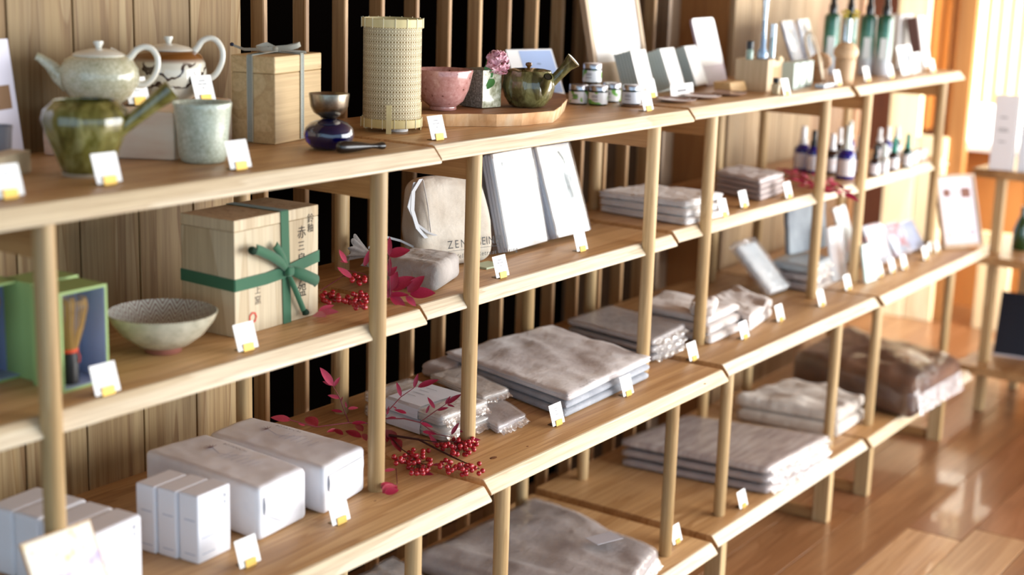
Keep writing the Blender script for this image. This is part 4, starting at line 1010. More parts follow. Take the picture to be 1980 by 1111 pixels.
def rib2(pts, w=.0115, nm='ribbon_tail'):
    P_ = [Vector((kx+a, -.005-d, kz+c_)) for a, d, c_ in pts]; mb = MB(); k_ = len(P_); vs = []
    for i, p_ in enumerate(P_):
        t_ = (P_[min(i+1, k_-1)]-P_[max(i-1, 0)]); sd = Vector((-t_.z, 0, t_.x)).normalized(); ww = w*(.55 if i == 0 else .92)
        for j in range(5):
            u_ = j/4-.5; vs.append(p_+sd*(ww*1.5*u_)+Vector((0, -.004*(1-4*u_*u_), 0)))
        for j in range(5):
            u_ = .5-j/4; vs.append(p_+sd*(ww*1.5*u_)+Vector((0, .001-.0015*(1-4*u_*u_), 0)))
    fs = []
    for i in range(k_-1):
        for j in range(10): l_ = (j+1) % 10; fs.append((i*10+j, i*10+l_, (i+1)*10+l_, (i+1)*10+j))
    fs.append(tuple(range(9, -1, -1))); fs.append(tuple((k_-1)*10+j for j in range(10)))
    part(nm, mb.add(vs, fs), GR, r, True, 70)
rib2([(0, 0, 0), (-.02, .006, .016), (-.045, .010, .030), (-.075, .012, .044), (-.088, .012, .049)])
rib2([(0, 0, 0), (-.012, .004, .018), (-.026, .006, .036), (-.036, .006, .047)], .010)
rib2([(0, .002, .001), (.018, .010, -.006), (.038, .014, -.016), (.056, .012, -.024), (.062, .010, -.028)], .014, 'bow_loop')
rib2([(0, 0, -.002), (.010, .004, -.025), (.022, .006, -.05), (.034, .005, -.070)], .008)
part('knot', rbox(.017, .012, .016, .005, 8, 8, 8, .0008, 60).xf(Matrix.Translation((kx, -.009, kz-.009))), GR, r)
part('ribbon_end', MB().lathe([(0, 0), (.006, .001), (.0066, .006), (.005, .010), (0, .010)], 14).xf(Matrix.Translation((kx-.092, -.018, kz+.046)) @ Matrix.Rotation(-1.1, 4, 'Y')), plain('dark_green_end', '12301E', .9), r)
part('ribbon_end', rbox(.012, .010, .010, .004, 6, 6, 6, .002, 150).xf(Matrix.Translation((kx+.037, -.011, kz-.080))), plain('dark_green_end', '12301E', .9), r)
def front(x, z): return Matrix(((1, 0, 0, x), (0, 0, -1, -.0005), (0, 1, 0, z), (0, 0, 0, 1)))
BRUSH = plain('brush_ink', '2A211C', .8); BRUSHL = plain('faded_brush_ink', '5E5046', .8)
for ch, x, z, s_ in (('鈴', .90, .885, .017), ('釉', .90, .80, .016), ('赤', .79, .775, .022), ('三', .785, .655, .018), ('島', .79, .53, .023), ('大', .80, .36, .020), ('盌', .79, .25, .024)):
    lettering(ch, s_, BRUSH, r, front(L*x, H*z))
for ch, x, z, s_ in (('山', .26, .44, .012), ('上', .26, .36, .014), ('窯', .26, .27, .015)): lettering(ch, s_, BRUSHL, r, front(L*x, H*z))
part('seal', MB().lathe([(.0062, 0), (.0095, 0), (.0095, .0004), (.0062, .0004)], 7).xf(front(L*.20, H*.135)), plain('seal_red', 'D0503C', .7), r, False)

# ================================================================== linen pouch lying down, drawstring bag
LINEN = fabric('grey_linen', 'C6C1BC', 'A8A19C', 700, 14); LINENW = fabric('natural_linen', 'DED6C8', 'C6BAA8', 800, 10); TAPE = plain('cotton_tape', 'B9BCC0', .9)
qd = lambda pts, z: [G(x, y, z) for x, y in pts]
def _av(mb, o):
    mb.v = avoid_posts(mb.v, o, .018); return mb
def cloth(name, label, cat, pts, z0, h, mat, r_=.006, nx=26, ny=20, nz=6, amp=.0015, freq=14, layers=0, seed=0, group=None, ripple=0, sag=0, wrap=None, ztop=None, groove=.003, wrap_grow=1.05, wrap_amp=.003):
    """folded cloth lying flat; pts = left, front, right, back pixels of its top outline"""
    zt = (ztop if ztop is not None else z0+h)
    Lp, Fp, Rp, Bp = qd(pts, zt); c = (Lp+Fp+Rp+Bp)/4; c.z = 0
    for q in (Lp, Fp, Rp, Bp): q.y = min(q.y, -.128 if any(p_[1] > -.2 and abs(q.x-p_[0]) < .13 for p_ in POSTS) else -.068)
    quad = [Vector((q.x-c.x, q.y-c.y, 0)) for q in (Lp, Fp, Rp, Bp)]
    LL = ((Fp-Lp).length+(Rp-Bp).length)/2; WW = ((Bp-Lp).length+(Rp-Fp).length)/2
    mb = rbox(LL, WW, h, r_, nx, ny, nz, amp, freq, layers, groove, seed, quad, sag, ripple)
    mb.v = avoid_posts(mb.v, (c.x, c.y, z0))
    if wrap is None:
        return solo(name, mb, mat, label, cat, (c.x, c.y, z0+.0004), 0, group, ang=75)
    rt = thing(name, label, cat, (c.x, c.y, z0+.0006), 0, group)
    part('folded_cloth', mb, mat, rt, ang=75)
    wm = rbox(LL, WW, h, r_, nx, ny, nz, amp, freq, 0, 0, seed, quad, sag, ripple)
    out_ = []
    for x, y, z in wm.v:
        e = .0012*noise.noise(Vector((x*60, y*60, z*60+seed)))
        out_.append((x*1.018+e, y*1.018+e, z*1.02+(.0022+abs(e)*1.2)*min(1, z/h*2)))
    wm.v = avoid_posts(out_, (c.x, c.y, z0), .0185); part('plastic_wrap', wm, wrap, rt, ang=80)
    # crumpled end of the bag, its highlights put in as whiter film
    a_, b_ = quad[1]*1.018, quad[2]*1.018; o_ = (b_-a_).normalized(); o_ = Vector((o_.y, -o_.x, 0))
    def ef(u, v):
        q = a_.lerp(b_, .04+.92*u); n1 = noise.noise(Vector((u*14+seed, v*3, 1.7))); n2 = noise.noise(Vector((u*9+seed, v*2+4, 5.1)))
        return Vector((q.x, q.y, 0)) + o_*(v*(.013+.006*n2)-.001) + Vector((0, 0, max(.0006, h*.62*(1-v*.75)+.004*n1*(v+.2))))
    part('crumpled_end', _av(MB().grid(ef, 40, 5), (c.x, c.y, z0)), CRUMP, rt, ang=80)
    return rt
p0 = [(722, 470), (822, 582), (896, 512), (775, 462)]
Lp, Fp, Rp, Bp = [G(x, y, Z2+.046) for x, y in ((738, 502), (846, 519), (892, 490), (794, 478))]
c = (Lp+Fp+Rp+Bp)/4; quad = [Vector((q.x-c.x, q.y-c.y, 0)) for q in (Lp, Fp, Rp, Bp)]
r = thing('linen_pouch', 'grey linen drawstring pouch lying on its side among red leaves', 'pouch', (c.x, c.y, Z2+.0006))
part('pouch_body', rbox((Fp-Lp).length, (Bp-Lp).length, .050, .015, 34, 26, 10, .0022, 26, 0, 0, 4, quad, .004, .6), LINEN, r, ang=80)
# gathered neck and ruffle
nk = D(712, 500, depth(G(715, 530, Z2)))-Vector((c.x, c.y, Z2-.008))
rf_ = MB(); ax = (D(680, 480, depth(G(715, 530, Z2)))-Vector((c.x, c.y, Z2))-nk).normalized(); sd = ax.cross(FW).normalized(); nn_ = ax.cross(sd)
def rfn(u_, v_):
    a = 2*math.pi*u_; rr_ = .006+.017*v_; w_ = 1+.22*math.sin(a*9)*v_
    return nk + ax*(.034*v_+.004*math.sin(a*9+1)*v_) + sd*(math.cos(a)*rr_*w_) + nn_*(math.sin(a)*rr_*.55*w_)
part('ruffle', rf_.grid(rfn, 72, 8, True), LINEN, r, ang=80)
def nfn(u_, v_):
    a = 2*math.pi*u_; rr_ = .007+.020*(v_**1.4); w_ = 1+.12*math.sin(a*11)*(1-v_)
    return nk - ax*(.035*v_) + sd*(math.cos(a)*rr_*w_) + nn_*(math.sin(a)*rr_*.8*w_)
part('gathered_neck', MB().grid(nfn, 60, 6, True), LINEN, r, ang=80)
for dx in (-1, 1): part('drawstring', MB().strip([nk+sd*.008*dx-FW*.006, nk+sd*.010*dx-ax*.004-FW*.010+Vector((0, 0, -.01)), nk-ax*.012*dx-FW*.012+Vector((0, 0, -.026)), nk+sd*.014*dx-FW*.008+Vector((0, 0, -.038))], RT, .0045, .0008), TAPE, r)
part('drawstring_loop', MB().strip([nk+Vector((0, 0, .012)), D(745, 458, depth(G(760, 530, Z2)))-Vector((c.x, c.y, Z2)), D(775, 466, depth(G(770, 525, Z2)))-Vector((c.x, c.y, Z2)), D(800, 478, depth(G(790, 525, Z2)))-Vector((c.x, c.y, Z2))], (0, 0, 1), .0045, .0008), TAPE, r)
def on_surface_text(body, sz, px, py, zz, dirpx, mat=INK, root=None, org=None, sp=1.0):
    a = G(px, py, zz); b = G(dirpx[0], dirpx[1], zz); x_ = (b-a); x_.z = 0
    me = text_mesh(body, sz, mat, 'LEFT', sp); o = link('lettering', me, root)
    x_.normalize(); y_ = Vector((-x_.y, x_.x, 0)); o.matrix_local = Matrix(((x_.x, y_.x, 0, a.x-org.x), (x_.y, y_.y, 0, a.y-org.y), (0, 0, 1, a.z-org.z), (0, 0, 0, 1)))
org = Vector((c.x, c.y, Z2))
on_surface_text('ZEN', .0085, 812, 501, Z2+.0535, (838, 491), INK, r, org); on_surface_text('SEINEI', .0085, 836, 491, Z2+.0535, (870, 477), INK, r, org)
on_surface_text('Wellness Retreat', .0055, 818, 507, Z2+.0535, (868, 486), INK, r, org)

m4, w_, h_ = lean_frame((800, 512), (961, 512), (786, 345), Z2)
A = G(814, 527, Z2)+Vector((0, 0, .006)); B_ = G(958, 508, Z2)+Vector((0, 0, .006)); u = B_-A
T = onplane(800, 345, A, u.normalized()); m4 = frame4(A, u, T-A); w_, h_ = u.length, (T-A).length
r = thing('drawstring_bag', 'natural linen bag printed with black lettering, standing behind the slim oak post', 'bag', mat4=m4)
def bagf(u_, v_):
    pass
bag = rbox(w_*1.02, .055, h_, .024, 26, 10, 26, .0026, 20, 0, 0, 8, None, 0, .4)
bag.xf(Matrix.Translation((w_/2, .03, 0)))
bag.v = [(w_/2+(x-w_/2)*(1-.16*max(0, z/h_-.45)/.55), y+(.010*math.sin(math.pi*z/h_)*(-1 if y < .03 else 1)), z-.020*max(0, (x/w_-.55))*max(0, z/h_-.6)*4) for x, y, z in bag.v]
part('bag_body', bag, LINENW, r, ang=80)
part('strap', MB().strip([(.012, -.006, h_*.99), (-.012, -.012, h_*.86), (-.020, -.016, h_*.66), (-.010, -.014, h_*.46), (.012, -.008, h_*.34)], (1, .3, 0), .011, .0012), TAPE, r)
part('strap', MB().strip([(-.002, -.006, h_*.96), (-.016, .0, h_*.70), (-.004, -.004, h_*.50), (.014, -.012, h_*.40), (.030, -.014, h_*.36)], (1, .3, 0), .010, .0012), TAPE, r)
part('seam', MB().tube([(.018, -.004, h_*.98), (.020, -.010, h_*.7), (.022, -.010, h_*.4)], .0012, 6), LINEN, r)
def bagm(x, z, y=-.0125): return Matrix(((1, 0, 0, x), (0, 0, -1, y), (0, 1, 0, z), (0, 0, 0, 1)))
lettering('ZEN', .0205, INK, r, bagm(w_*.30, h_*.235, -.0168), 'LEFT', 1.35, sy=1.05)
lettering('SEINEI', .0205, INK, r, bagm(w_*.70, h_*.235, -.0168), 'LEFT', 1.05, sy=1.05)
lettering('Wellness Retreat & Living', .0122, INK, r, bagm(w_*.36, h_*.10, -.0165), 'LEFT', 1.2, .15)
part('print_line', MB().box(w_*.28, w_*.99, -.0166, -.0162, h_*.166, h_*.170), INK, r, False)
solo('folded_slip', MB().box(0, .055, -.02, .02, 0, .0035), plain('pale_green_paper', 'B8C6A8', .5), 'pale green folded slip under the linen bag', 'paper', G(925, 518, Z2), -.05, smooth=False)
# two plastic-sleeved print packs
def print_pack(bl, br, tl, label, thick, blossom):
    m4, w_, h_ = lean_frame(bl, br, tl, Z2, thick+.008)
    r = thing('print_pack', label, 'print pack', mat4=m4, group='plastic-sleeved print packs leaning on the upper shelf')
    for i in range(4): part('sheet', MB().box(0, w_, i*thick/4, i*thick/4+thick/4*.8, (i % 2)*.001, h_-(i % 2)*.002), CARDW if i == 0 else plain('sheet_blue_grey', 'C2CADA', .5), r, False)
    gy = plain('watercolour_grey', '8A989C', .6); gg_ = plain('watercolour_green', '5E7468', .6); yl = plain('watercolour_yellow', 'E4C25E', .6)
    if blossom:
        part('stem_print', MB().tube([(w_*.60, -.0004, h_*.92), (w_*.68, -.0004, h_*.85), (w_*.72, -.0004, h_*.78)], .0024, 6, flat=.1), gg_, r, False)
        part('stem_print', MB().tube([(w_*.72, -.0004, h_*.78), (w_*.64, -.0004, h_*.62), (w_*.60, -.0004, h_*.40), (w_*.56, -.0004, h_*.28)], .0011, 6, flat=.1), gy, r, False)
        for x_, z_, s_ in ((.62, .62, .012), (.74, .60, .010), (.66, .46, .013), (.78, .44, .010), (.70, .52, .008)):
            part('petal_print', MB().lathe([(0, 0), (s_, 0), (0, .0004)], 12).xf(Matrix(((1, 0, 0, w_*x_), (0, 0, 1, -.0007), (0, 1.2, 0, h_*z_), (0, 0, 0, 1)))), gy, r, False)
    else:
        part('petal_print', MB().lathe([(0, 0), (.004, 0), (0, .0004)], 10).xf(Matrix(((1, 0, 0, w_*.80), (0, 0, 1, -.0007), (0, .5, 0, h_*.73), (0, 0, 0, 1)))), yl, r, False)
        lettering('季', .011, gy, r, Matrix(((1, 0, 0, w_*.18), (0, 0, -1, -.0006), (0, 1, 0, h_*.88), (0, 0, 0, 1))))
    part('plastic_sleeve', rbox(w_+.016, thick+.008, h_+.004, .003, 20, 3, 22, .0010, 14, 0, 0, 3).xf(Matrix.Translation((w_/2-.004, thick/2, 0))), PLASS, r, ang=80)
    return r
print_pack((986, 495), (1058, 474), (951, 298), 'left print pack in a wrinkled clear sleeve, with small yellow dots', .030, False)
print_pack((1080, 471), (1140, 456), (1034, 285), 'right print pack in a clear sleeve showing a grey-green flower drawing', .030, True)
card(972, 537, Z2, 'price card between the linen bag and the left print pack', s=.76)
card(1126, 486, Z2, 'price card in front of the right print pack', s=.76)

# ================================================================== folded towels
TWH = fabric('white_gauze', 'F2F0EE', 'E2DFDE', 700, 18); TPK = fabric('mauve_gauze', 'C8BAB6', 'B3A5A2', 700, 18)
hh = .0165
for i in range(3):
    d_ = i*2
    pts = [(1157-d_, 396-14*i), (1329, 424-17*i), (1400, 407-17*i), (1243+d_, 378-12*i)]
    cloth('folded_towel', ('bottom', 'middle', 'top')[i]+' towel of the white stack behind the slim posts', 'towel', pts, Z2+i*(hh+.0014), hh, TWH, .007, 30, 20, 4, .0007 if i < 2 else .0035, 16, 2, i+2, 'stack of white folded towels', ripple=.3, groove=.004)
TT = [('bottom', 0), ('second', 1), ('third', 2), ('top', 3)]
for nm_, i in TT:
    pts = [(1383, 362-11*i), (1471, 380-11*i), (1517, 363-10*i), (1428, 345-9*i)]
    cloth('folded_towel', nm_+' cloth of the mauve-grey stack beside the red leaves', 'towel', pts, Z2+i*.0138, .013, TPK if i < 3 else fabric('pale_mauve', 'E2DAD8', 'CFC4C2', 700, 18), .005, 24, 18, 4, .0005 if i < 3 else .0035, 18, 1, 20+i, 'stack of mauve-grey folded cloths', groove=.003)
card(1401, 419, Z2, 'price card in front of the white towel stack', s=.76)
card(1440, 401, Z2, 'price card between the white towels and the mauve stack', s=.76)
card(1526, 383, Z2, 'price card beside the red leaves on the upper shelf', s=.76)
# ================================================================== spray and dropper bottles
COB = plain('cobalt_bottle', '16148E', .08, coat=.7, trans=.2); AMB = plain('dark_amber_bottle', '2A120C', .08, coat=.7); GRB = plain('dark_green_bottle', '12382A', .08, coat=.7); CLB = plain('frosted_bottle', 'C9C6BE', .2, coat=.4)
LBL = mottled('bottle_label', [(.35, 'E8E6EA'), (.6, 'F6F4F6'), (.72, 'E2A890')], 70, .5, 0); WCAP = plain('white_cap', 'EEF0F2', .25, coat=.4); TCAP = plain('teal_cap', '1E8A78', .3); CCAP = plain('clear_cap', 'DCE6E2', .15)
NAMED = []
def bottle(px, py, label, body, cap, h=.075, r_=.0165, hc=.045, z=None):
    p = G(px, py, Z2 if z is None else z); r = thing('spray_bottle', label, 'bottle', p, RZ(px), 'small glass bottles on the upper shelf')
    part('bottle', MB().lathe([(0, 0), (r_-.002, 0), (r_, .002), (r_, h*.80), (r_*.85, h*.90), (r_*.5, h), (0, h)], 24), body, r, ang=50)
    lb_ = MB().grid(lambda u, v: Vector(((r_+.0005)*math.sin((u-.42)*2.2), -(r_+.0005)*math.cos((u-.42)*2.2), h*(.12+.56*v))), 12, 2)
    part('label', lb_, LBL, r)
    c_ = part('cap', MB().lathe([(0, h), (r_*.56, h), (r_*.56, h+.012), (r_*.42, h+.014), (r_*.38, h+hc), (r_*.30, h+hc+.002), (0, h+hc+.003)], 20), cap, r, ang=50)
bl = [(1549, 329, 'blue spray bottle at the left end of the bottle rows', COB, WCAP, .078, .024, .050), (1570, 334, 'second blue bottle from the left, with a dark slim cap', COB, BLK, .078, .0195, .044),
      (1606, 336, 'dark brown bottle just behind the large blue one', AMB, WCAP, .070, .020, .045),
      (1633, 345, 'large cobalt spray bottle with white label in front of the row', COB, CCAP, .084, .0265, .066),
      (1657, 337, 'dark bottle right of the large cobalt spray bottle', AMB, CCAP, .066, .0165, .045),
      (1690, 340, 'brown dropper bottle nearest the oak post of the far unit', AMB, BLK, .052, .0155, .036), (1707, 336, 'clear dropper bottle with white label in the far unit', CLB, CCAP, .052, .0155, .034),
      (1726, 329, 'brown dropper bottle with teal cap top in the far unit', AMB, TCAP, .055, .0165, .040), (1752, 324, 'dark green dropper bottle with teal cap, rightmost of the bottles', GRB, TCAP, .060, .0155, .040),
      (1620, 322, 'back-row bottle behind the large cobalt one', AMB, WCAP, .070, .0155, .046), (1640, 317, 'back-row bottle with tall clear cap', COB, CCAP, .078, .0155, .052),
      (1664, 316, 'back-row bottle left of the far oak post', AMB, CCAP, .070, .0155, .044), (1697, 318, 'back-row white-capped bottle at the left of the far unit', AMB, WCAP, .070, .0155, .040),
      (1713, 314, 'back-row white-capped bottle in the middle of the far unit', COB, WCAP, .070, .0155, .040), (1731, 311, 'back-row bottle with clear cap at the right of the far unit', AMB, CCAP, .070, .0155, .038)]
for a in bl: bottle(*a)
for px, py, lb in ((1766, 316, 'white cube carton right of the dark green bottle'), (1781, 311, 'second white cube carton near the far shelf end')):
    m4, L, W, H = boxframe((px, py), (px+10, py-3), (px-6, py-4), Z2, py-22)
    r = thing('white_carton', lb, 'carton', mat4=m4, group='little white cartons on the far upper shelf'); part('carton', MB().box(0, max(L, .02), 0, .03, 0, H), CARDW, r, False, bevel=.001)
# ================================================================== middle shelf, first unit: white cartons and paper packages
WBX = plain('matte_white_carton', 'EDEDF2', .5); WBX2 = plain('carton_print', 'A8B0C4', .6)
def carton(m4, L, W, H, label, group, marks=True, b=.003):
    r = thing('white_carton', label, 'carton', mat4=m4, group=group)
    part('carton', MB().box(0, L, 0, W, 0, H), WBX, r, False, bevel=b, seg=3)
    if marks:
        mk = MB().box(L*.12, L*.55, -.0005, -.0001, H*.55, H*.562).box(L*.12, L*.35, -.0005, -.0001, H*.50, H*.51).box(L*.12, L*.6, -.0005, -.0001, H*.36, H*.37).box(L*.12, L*.5, -.0005, -.0001, H*.12, H*.13)
        part('print', mk, WBX2, r, False)
        part('print', MB().box(-.0005, -.0001, W*.15, W*.7, H*.62, H*.63), WBX2, r, False); part('print', MB().box(-.0005, -.0001, W*.15, W*.7, H*.12, H*.13), WBX2, r, False)
        lettering('肌', .007, plain('carton_grey', '6E7484', .6), r, Matrix(((1, 0, 0, L*.82), (0, 0, -1, -.0004), (0, 1, 0, H*.86), (0, 0, 0, 1))))
        lettering('水', .007, plain('carton_grey', '6E7484', .6), r, Matrix(((1, 0, 0, L*.82), (0, 0, -1, -.0004), (0, 1, 0, H*.76), (0, 0, 0, 1))))
    return r
m4, L, W, H = boxframe((384, 1092), (447, 1062), (348, 1080), Z1, 960)
un = m4.to_3x3() @ Vector((1, 0, 0)); vn = m4.to_3x3() @ Vector((0, 1, 0))
for i in range(3):
    mm = m4.copy(); mm.translation = m4.translation + vn*(W+.0012)*i - un*.004*i
    carton(mm, L, W, H, ('nearest', 'middle', 'farthest')[i]+' of three upright small white cartons before the paper packages', 'three small white cartons')
# four larger cartons at lower left
ZT = Z1+.100
A, B_, Cc = G(181, 1034, ZT), G(275, 993, ZT), G(142, 1012, ZT); u = B_-A; un = u.normalized(); v = Cc-A; v -= un*v.dot(un); W = .050
A.z = Z1; m4 = frame4(A, u, (0, 0, 1)); vn = m4.to_3x3() @ Vector((0, 1, 0))
for i in range(4):
    mm = m4.copy(); mm.translation = m4.translation + vn*(W+.0015)*i
    carton(mm, u.length, W, .100-.001*(i % 2), ('nearest', 'second', 'third', 'farthest')[i]+' of four tall white cartons at the lower left corner', 'four tall white cartons', i == 0, .006)
# postcard leaning at the lower left
m4, w_, h_ = lean_frame((108, 1272), (240, 1212), (38, 1052), Z1, .003)
r = thing('postcard', 'pastel floral postcard leaning in front of the tall white cartons', 'postcard', mat4=m4)
part('card', MB().box(0, w_, 0, .003, 0, h_), wood('card_edge_wood', 'C89C66', 'B88850', 0, 1, .5, .1, .1), r, False)
part('picture', MB().box(.002, w_-.002, -.0006, 0, .002, h_-.002), mottled('pastel_floral', [(.3, 'B8A4CC'), (.42, 'E2E0D0'), (.54, 'E8E6D6'), (.62, 'E0C878'), (.7, '94AC66')], 22, .4, 0), r, False)
# paper packages
TISS = mottled('white_tissue_paper', [(.3, 'E4E2E8'), (.6, 'F4F3F6')], 9, .5, .25, 24, dist=.003)
def package(pts, h, label, seed):
    Lp, Fp, Rp, Bp = [G(x, y, Z1+h) for x, y in pts]; c = (Lp+Fp+Rp+Bp)/4
    quad = [Vector((q.x-c.x, q.y-c.y, 0)) for q in (Lp, Fp, Rp, Bp)]; LL = (Fp-Lp).length; WW = (Bp-Lp).length
    r = thing('paper_package', label, 'package', (c.x, c.y, Z1+.0008), 0, 'large white paper packages')
    part('wrapping', rbox(LL, WW, h, .010, 44, 34, 12, .0011, 20, 0, 0, seed, quad, .002, .5), TISS, r, ang=80)
    # end flap pleats on the front-right end
    e0, e1 = quad[1], quad[2]; mid = (e0+e1)/2; out = (mid-(quad[0]+quad[3])/2).normalized(); d_ = (e1-e0)
    fl = MB(); a0 = e0+d_*.10+out*.002; a1 = e1-d_*.10+out*.002
    def ff(u_, v_): 
        q = a0.lerp(a1, u_); return Vector((q.x, q.y, 0)) + out*(.0004+.0016*math.sin(v_*math.pi)+.0005*math.sin(u_*16+seed)*v_) + Vector((0, 0, h*.80-(h*.62)*v_*(1-abs(u_-.5)*1.0)))
    part('folded_flap', fl.grid(ff, 16, 8), TISS, r, ang=80)
    return r, quad, c, h
def pkg_print(r, quad, c, h):
    a, b, cc_, d_ = quad
    def uv(u_, v_): q = a*((1-u_)*(1-v_))+b*(u_*(1-v_))+cc_*(u_*v_)+d_*((1-u_)*v_); return Vector((q.x, q.y, h+.0028))
    x_ = (uv(.6, .8)-uv(.3, .8)).normalized(); y_ = Vector((-x_.y, x_.x, 0)); 
    def M4(p_): return Matrix(((x_.x, y_.x, 0, p_.x), (x_.y, y_.y, 0, p_.y), (0, 0, 1, p_.z), (0, 0, 0, 1)))
    lettering('BOTANICAL', .0085, plain('package_print', '6A6474', .7), r, M4(uv(.30, .80)), 'LEFT', 1.3)
    pk = plain('package_pale_print', 'A4A6B8', .7); pd = plain('package_flower', '6E4A52', .7)
    sprig = MB()
    o_ = uv(.30, .60)
    for i in range(7):
        an = 1.9+i*.45; sprig.tube([o_, o_+x_*.014*math.cos(an)+y_*.014*math.sin(an)], [.0008, .0003], 5, flat=.3)
    part('flower_print', sprig, pd, r, False)
    part('stem_print', MB().tube([o_, uv(.42, .50), uv(.50, .56), uv(.60, .72)], .0006, 5, flat=.3), pk, r, False)
    ln = MB()
    for i in range(6): p_ = uv(.46+.05*i, .44); ln.tube([p_, p_+y_*.026], .0005, 4, flat=.3)
    q_ = part('text_column', ln, pk, r, False); q_['kind'] = 'stuff'
ra = package([(278, 868), (500, 946), (594, 902), (398, 835)], .086, 'nearer white paper package, behind the three small cartons', 3)
pkg_print(*ra)
rb = package([(402, 834), (626, 906), (708, 860), (486, 802)], .080, 'farther white paper package, beside the second oak post', 7)
pkg_print(*rb)
card(484, 1094, Z1, 'price card in front of the nearer paper package', s=.76)
card(660, 1012, Z1, 'price card in front of the farther paper package', s=.76)

# ================================================================== middle shelf, second unit: gauze bundles
GZ = fabric('ivory_gauze', 'E6E0DA', 'D2C8C0', 600, 16); GZB = fabric('blush_gauze', 'DCD2D0', 'C0B4B4', 500, 9); GZG = fabric('shaded_gauze', 'B8BCC4', '9EA2AC', 500, 12)  # GZG has the bluish shade of the lower muslin leaves in its colour
BAND = plain('paper_band', 'DDE2EE', .6)
def bundle(pts, i, nm, lab, h=.020, wrap=PLAS, mat=GZ, group=None, band=True, z=None, seed=0, layers=3):
    z = (Z1 if z is None else z)
    r = cloth(nm, lab, 'cloth', pts, z, h, mat, .006, 30, 22, 6, .0016, 20, layers, seed, group, .3, 0, wrap, wrap_amp=.0025)
    return r
zz = Z1
r1 = bundle([(704, 784), (858, 836), (946, 806), (792, 760)], 0, 'gauze_bundle', 'lower gauze bundle with pale paper band behind the red berries', .021, group='banded gauze bundles', seed=1)
r2 = bundle([(704, 757), (852, 806), (944, 776), (790, 732)], 1, 'gauze_bundle', 'upper gauze bundle with pale paper band behind the red berries', .021, z=Z1+.0265, group='banded gauze bundles', seed=2)
def band_on(root, pts, h, u0, u1, z):
    P_ = [G(x, y, z+h)-root.location for x, y in pts]
    for q in P_: q.z = 0
    a, b, c_, d_ = P_
    def uv(u_, v_): return a*((1-u_)*(1-v_))+b*(u_*(1-v_))+c_*(u_*v_)+d_*((1-u_)*v_)
    mb = MB(); seg = []
    for zz_, v_ in ((.002, -.012), (h*.5, -.018), (h+.0005, -.010), (h+.0044, .05), (h+.0056, .5), (h+.0044, .95), (h*.5, 1.015)):
        seg.append((uv(u0, v_)+Vector((0, 0, zz_)), uv(u1, v_)+Vector((0, 0, zz_))))
    for (p0_, p1_), (p2_, p3_) in zip(seg, seg[1:]): mb.quad(p0_, p1_, p3_, p2_)
    part('paper_band', mb, BAND, root, True, 60)
    m_ = MB(); x_ = (uv(u1, .5)-uv(u0, .5)).normalized(); y_ = (uv(.5, 1)-uv(.5, 0)).normalized()
    for i in range(4):
        p_ = uv(u0+(u1-u0)*(.2+.0*i), .72-.14*i)+Vector((0, 0, h+.0062)); m_.quad(p_, p_+x_*(.03-.006*(i % 2)), p_+x_*(.03-.006*(i % 2))+y_*.0012, p_+y_*.0012)
    part('print', m_, GREYINK, root, False)
band_on(r1, [(704, 784), (858, 836), (946, 806), (792, 760)], .021, .30, .72, Z1)
band_on(r2, [(704, 757), (852, 806), (944, 776), (790, 732)], .021, .30, .72, Z1+.0265)
r3 = bundle([(858, 752), (962, 826), (1018, 800), (912, 736)], 0, 'flat_cloth_packet', 'flat blush cloth packet in clear plastic, between bundles and big folded cloth', .016, mat=GZB, seed=5)
r3b = bundle([(830, 722), (934, 768), (985, 752), (890, 708)], 0, 'flat_cloth_packet', 'smaller ivory packet with crumpled plastic end behind the gauze bundles', .014, mat=GZ, seed=6, z=Z1+.0215, wrap=PLAS)
# large folded muslin, several leaves
LM = [(.014, GZG, 'bottom shade-toned leaf of the big folded muslin pile'), (.013, GZG, 'second shade-toned leaf of the big folded muslin pile'), (.014, fabric('muslin_top', 'F0ECEC', 'CCC0BE', 450, 7), 'top cream leaf of the big folded muslin pile, printed near the front')]
zc = Z1; tops = []
for i, (h, mt, lb) in enumerate(LM):
    dy = -int(16*i)
    pts = [(872-6*i, 712+dy), (1092+3*i, 797+dy), (1256+2*i, 716+dy+4), (1022, 650+dy)]
    tops.append(cloth('folded_muslin', lb, 'cloth', pts, zc, h, mt, .0055, 44, 34, 4, .0005 if i < 2 else .0036, 11, 1 if i < 2 else 2, 30+i, 'leaves of the big folded muslin pile', ripple=.0 if i < 2 else .7, groove=.004)); zc += h+.0014
cloth('muslin_tail', 'loose rolled tail of muslin left of the big folded pile', 'cloth', [(812, 700), (862, 713), (915, 690), (872, 674)], Z1+.0, .030, GZB, .012, 24, 16, 6, .003, 18, 2, 44, ripple=.3)
rt = tops[-1]; org = rt.location.copy(); me = text_mesh('naturally', .0125, plain('muslin_print', '6A6A72', .7), 'LEFT', 1.35); o = link('lettering', me, rt)
a = G(1122, 748, zc+.0062); b_ = G(1172, 722, zc+.0062); x_ = (b_-a); x_.z = 0; x_.normalize(); y_ = Vector((-x_.y, x_.x, 0))
o.matrix_local = Matrix(((x_.x, y_.x, 0, a.x-org.x), (x_.y, y_.y, 0, a.y-org.y), (0, 0, 1, a.z-org.z), (0, 0, 0, 1)))
card(1080, 822, Z1, 'price card at the front corner of the big folded muslin pile', s=.76)
card(1215, 765, Z1, 'price card at the right side of the big folded muslin pile', s=.76)
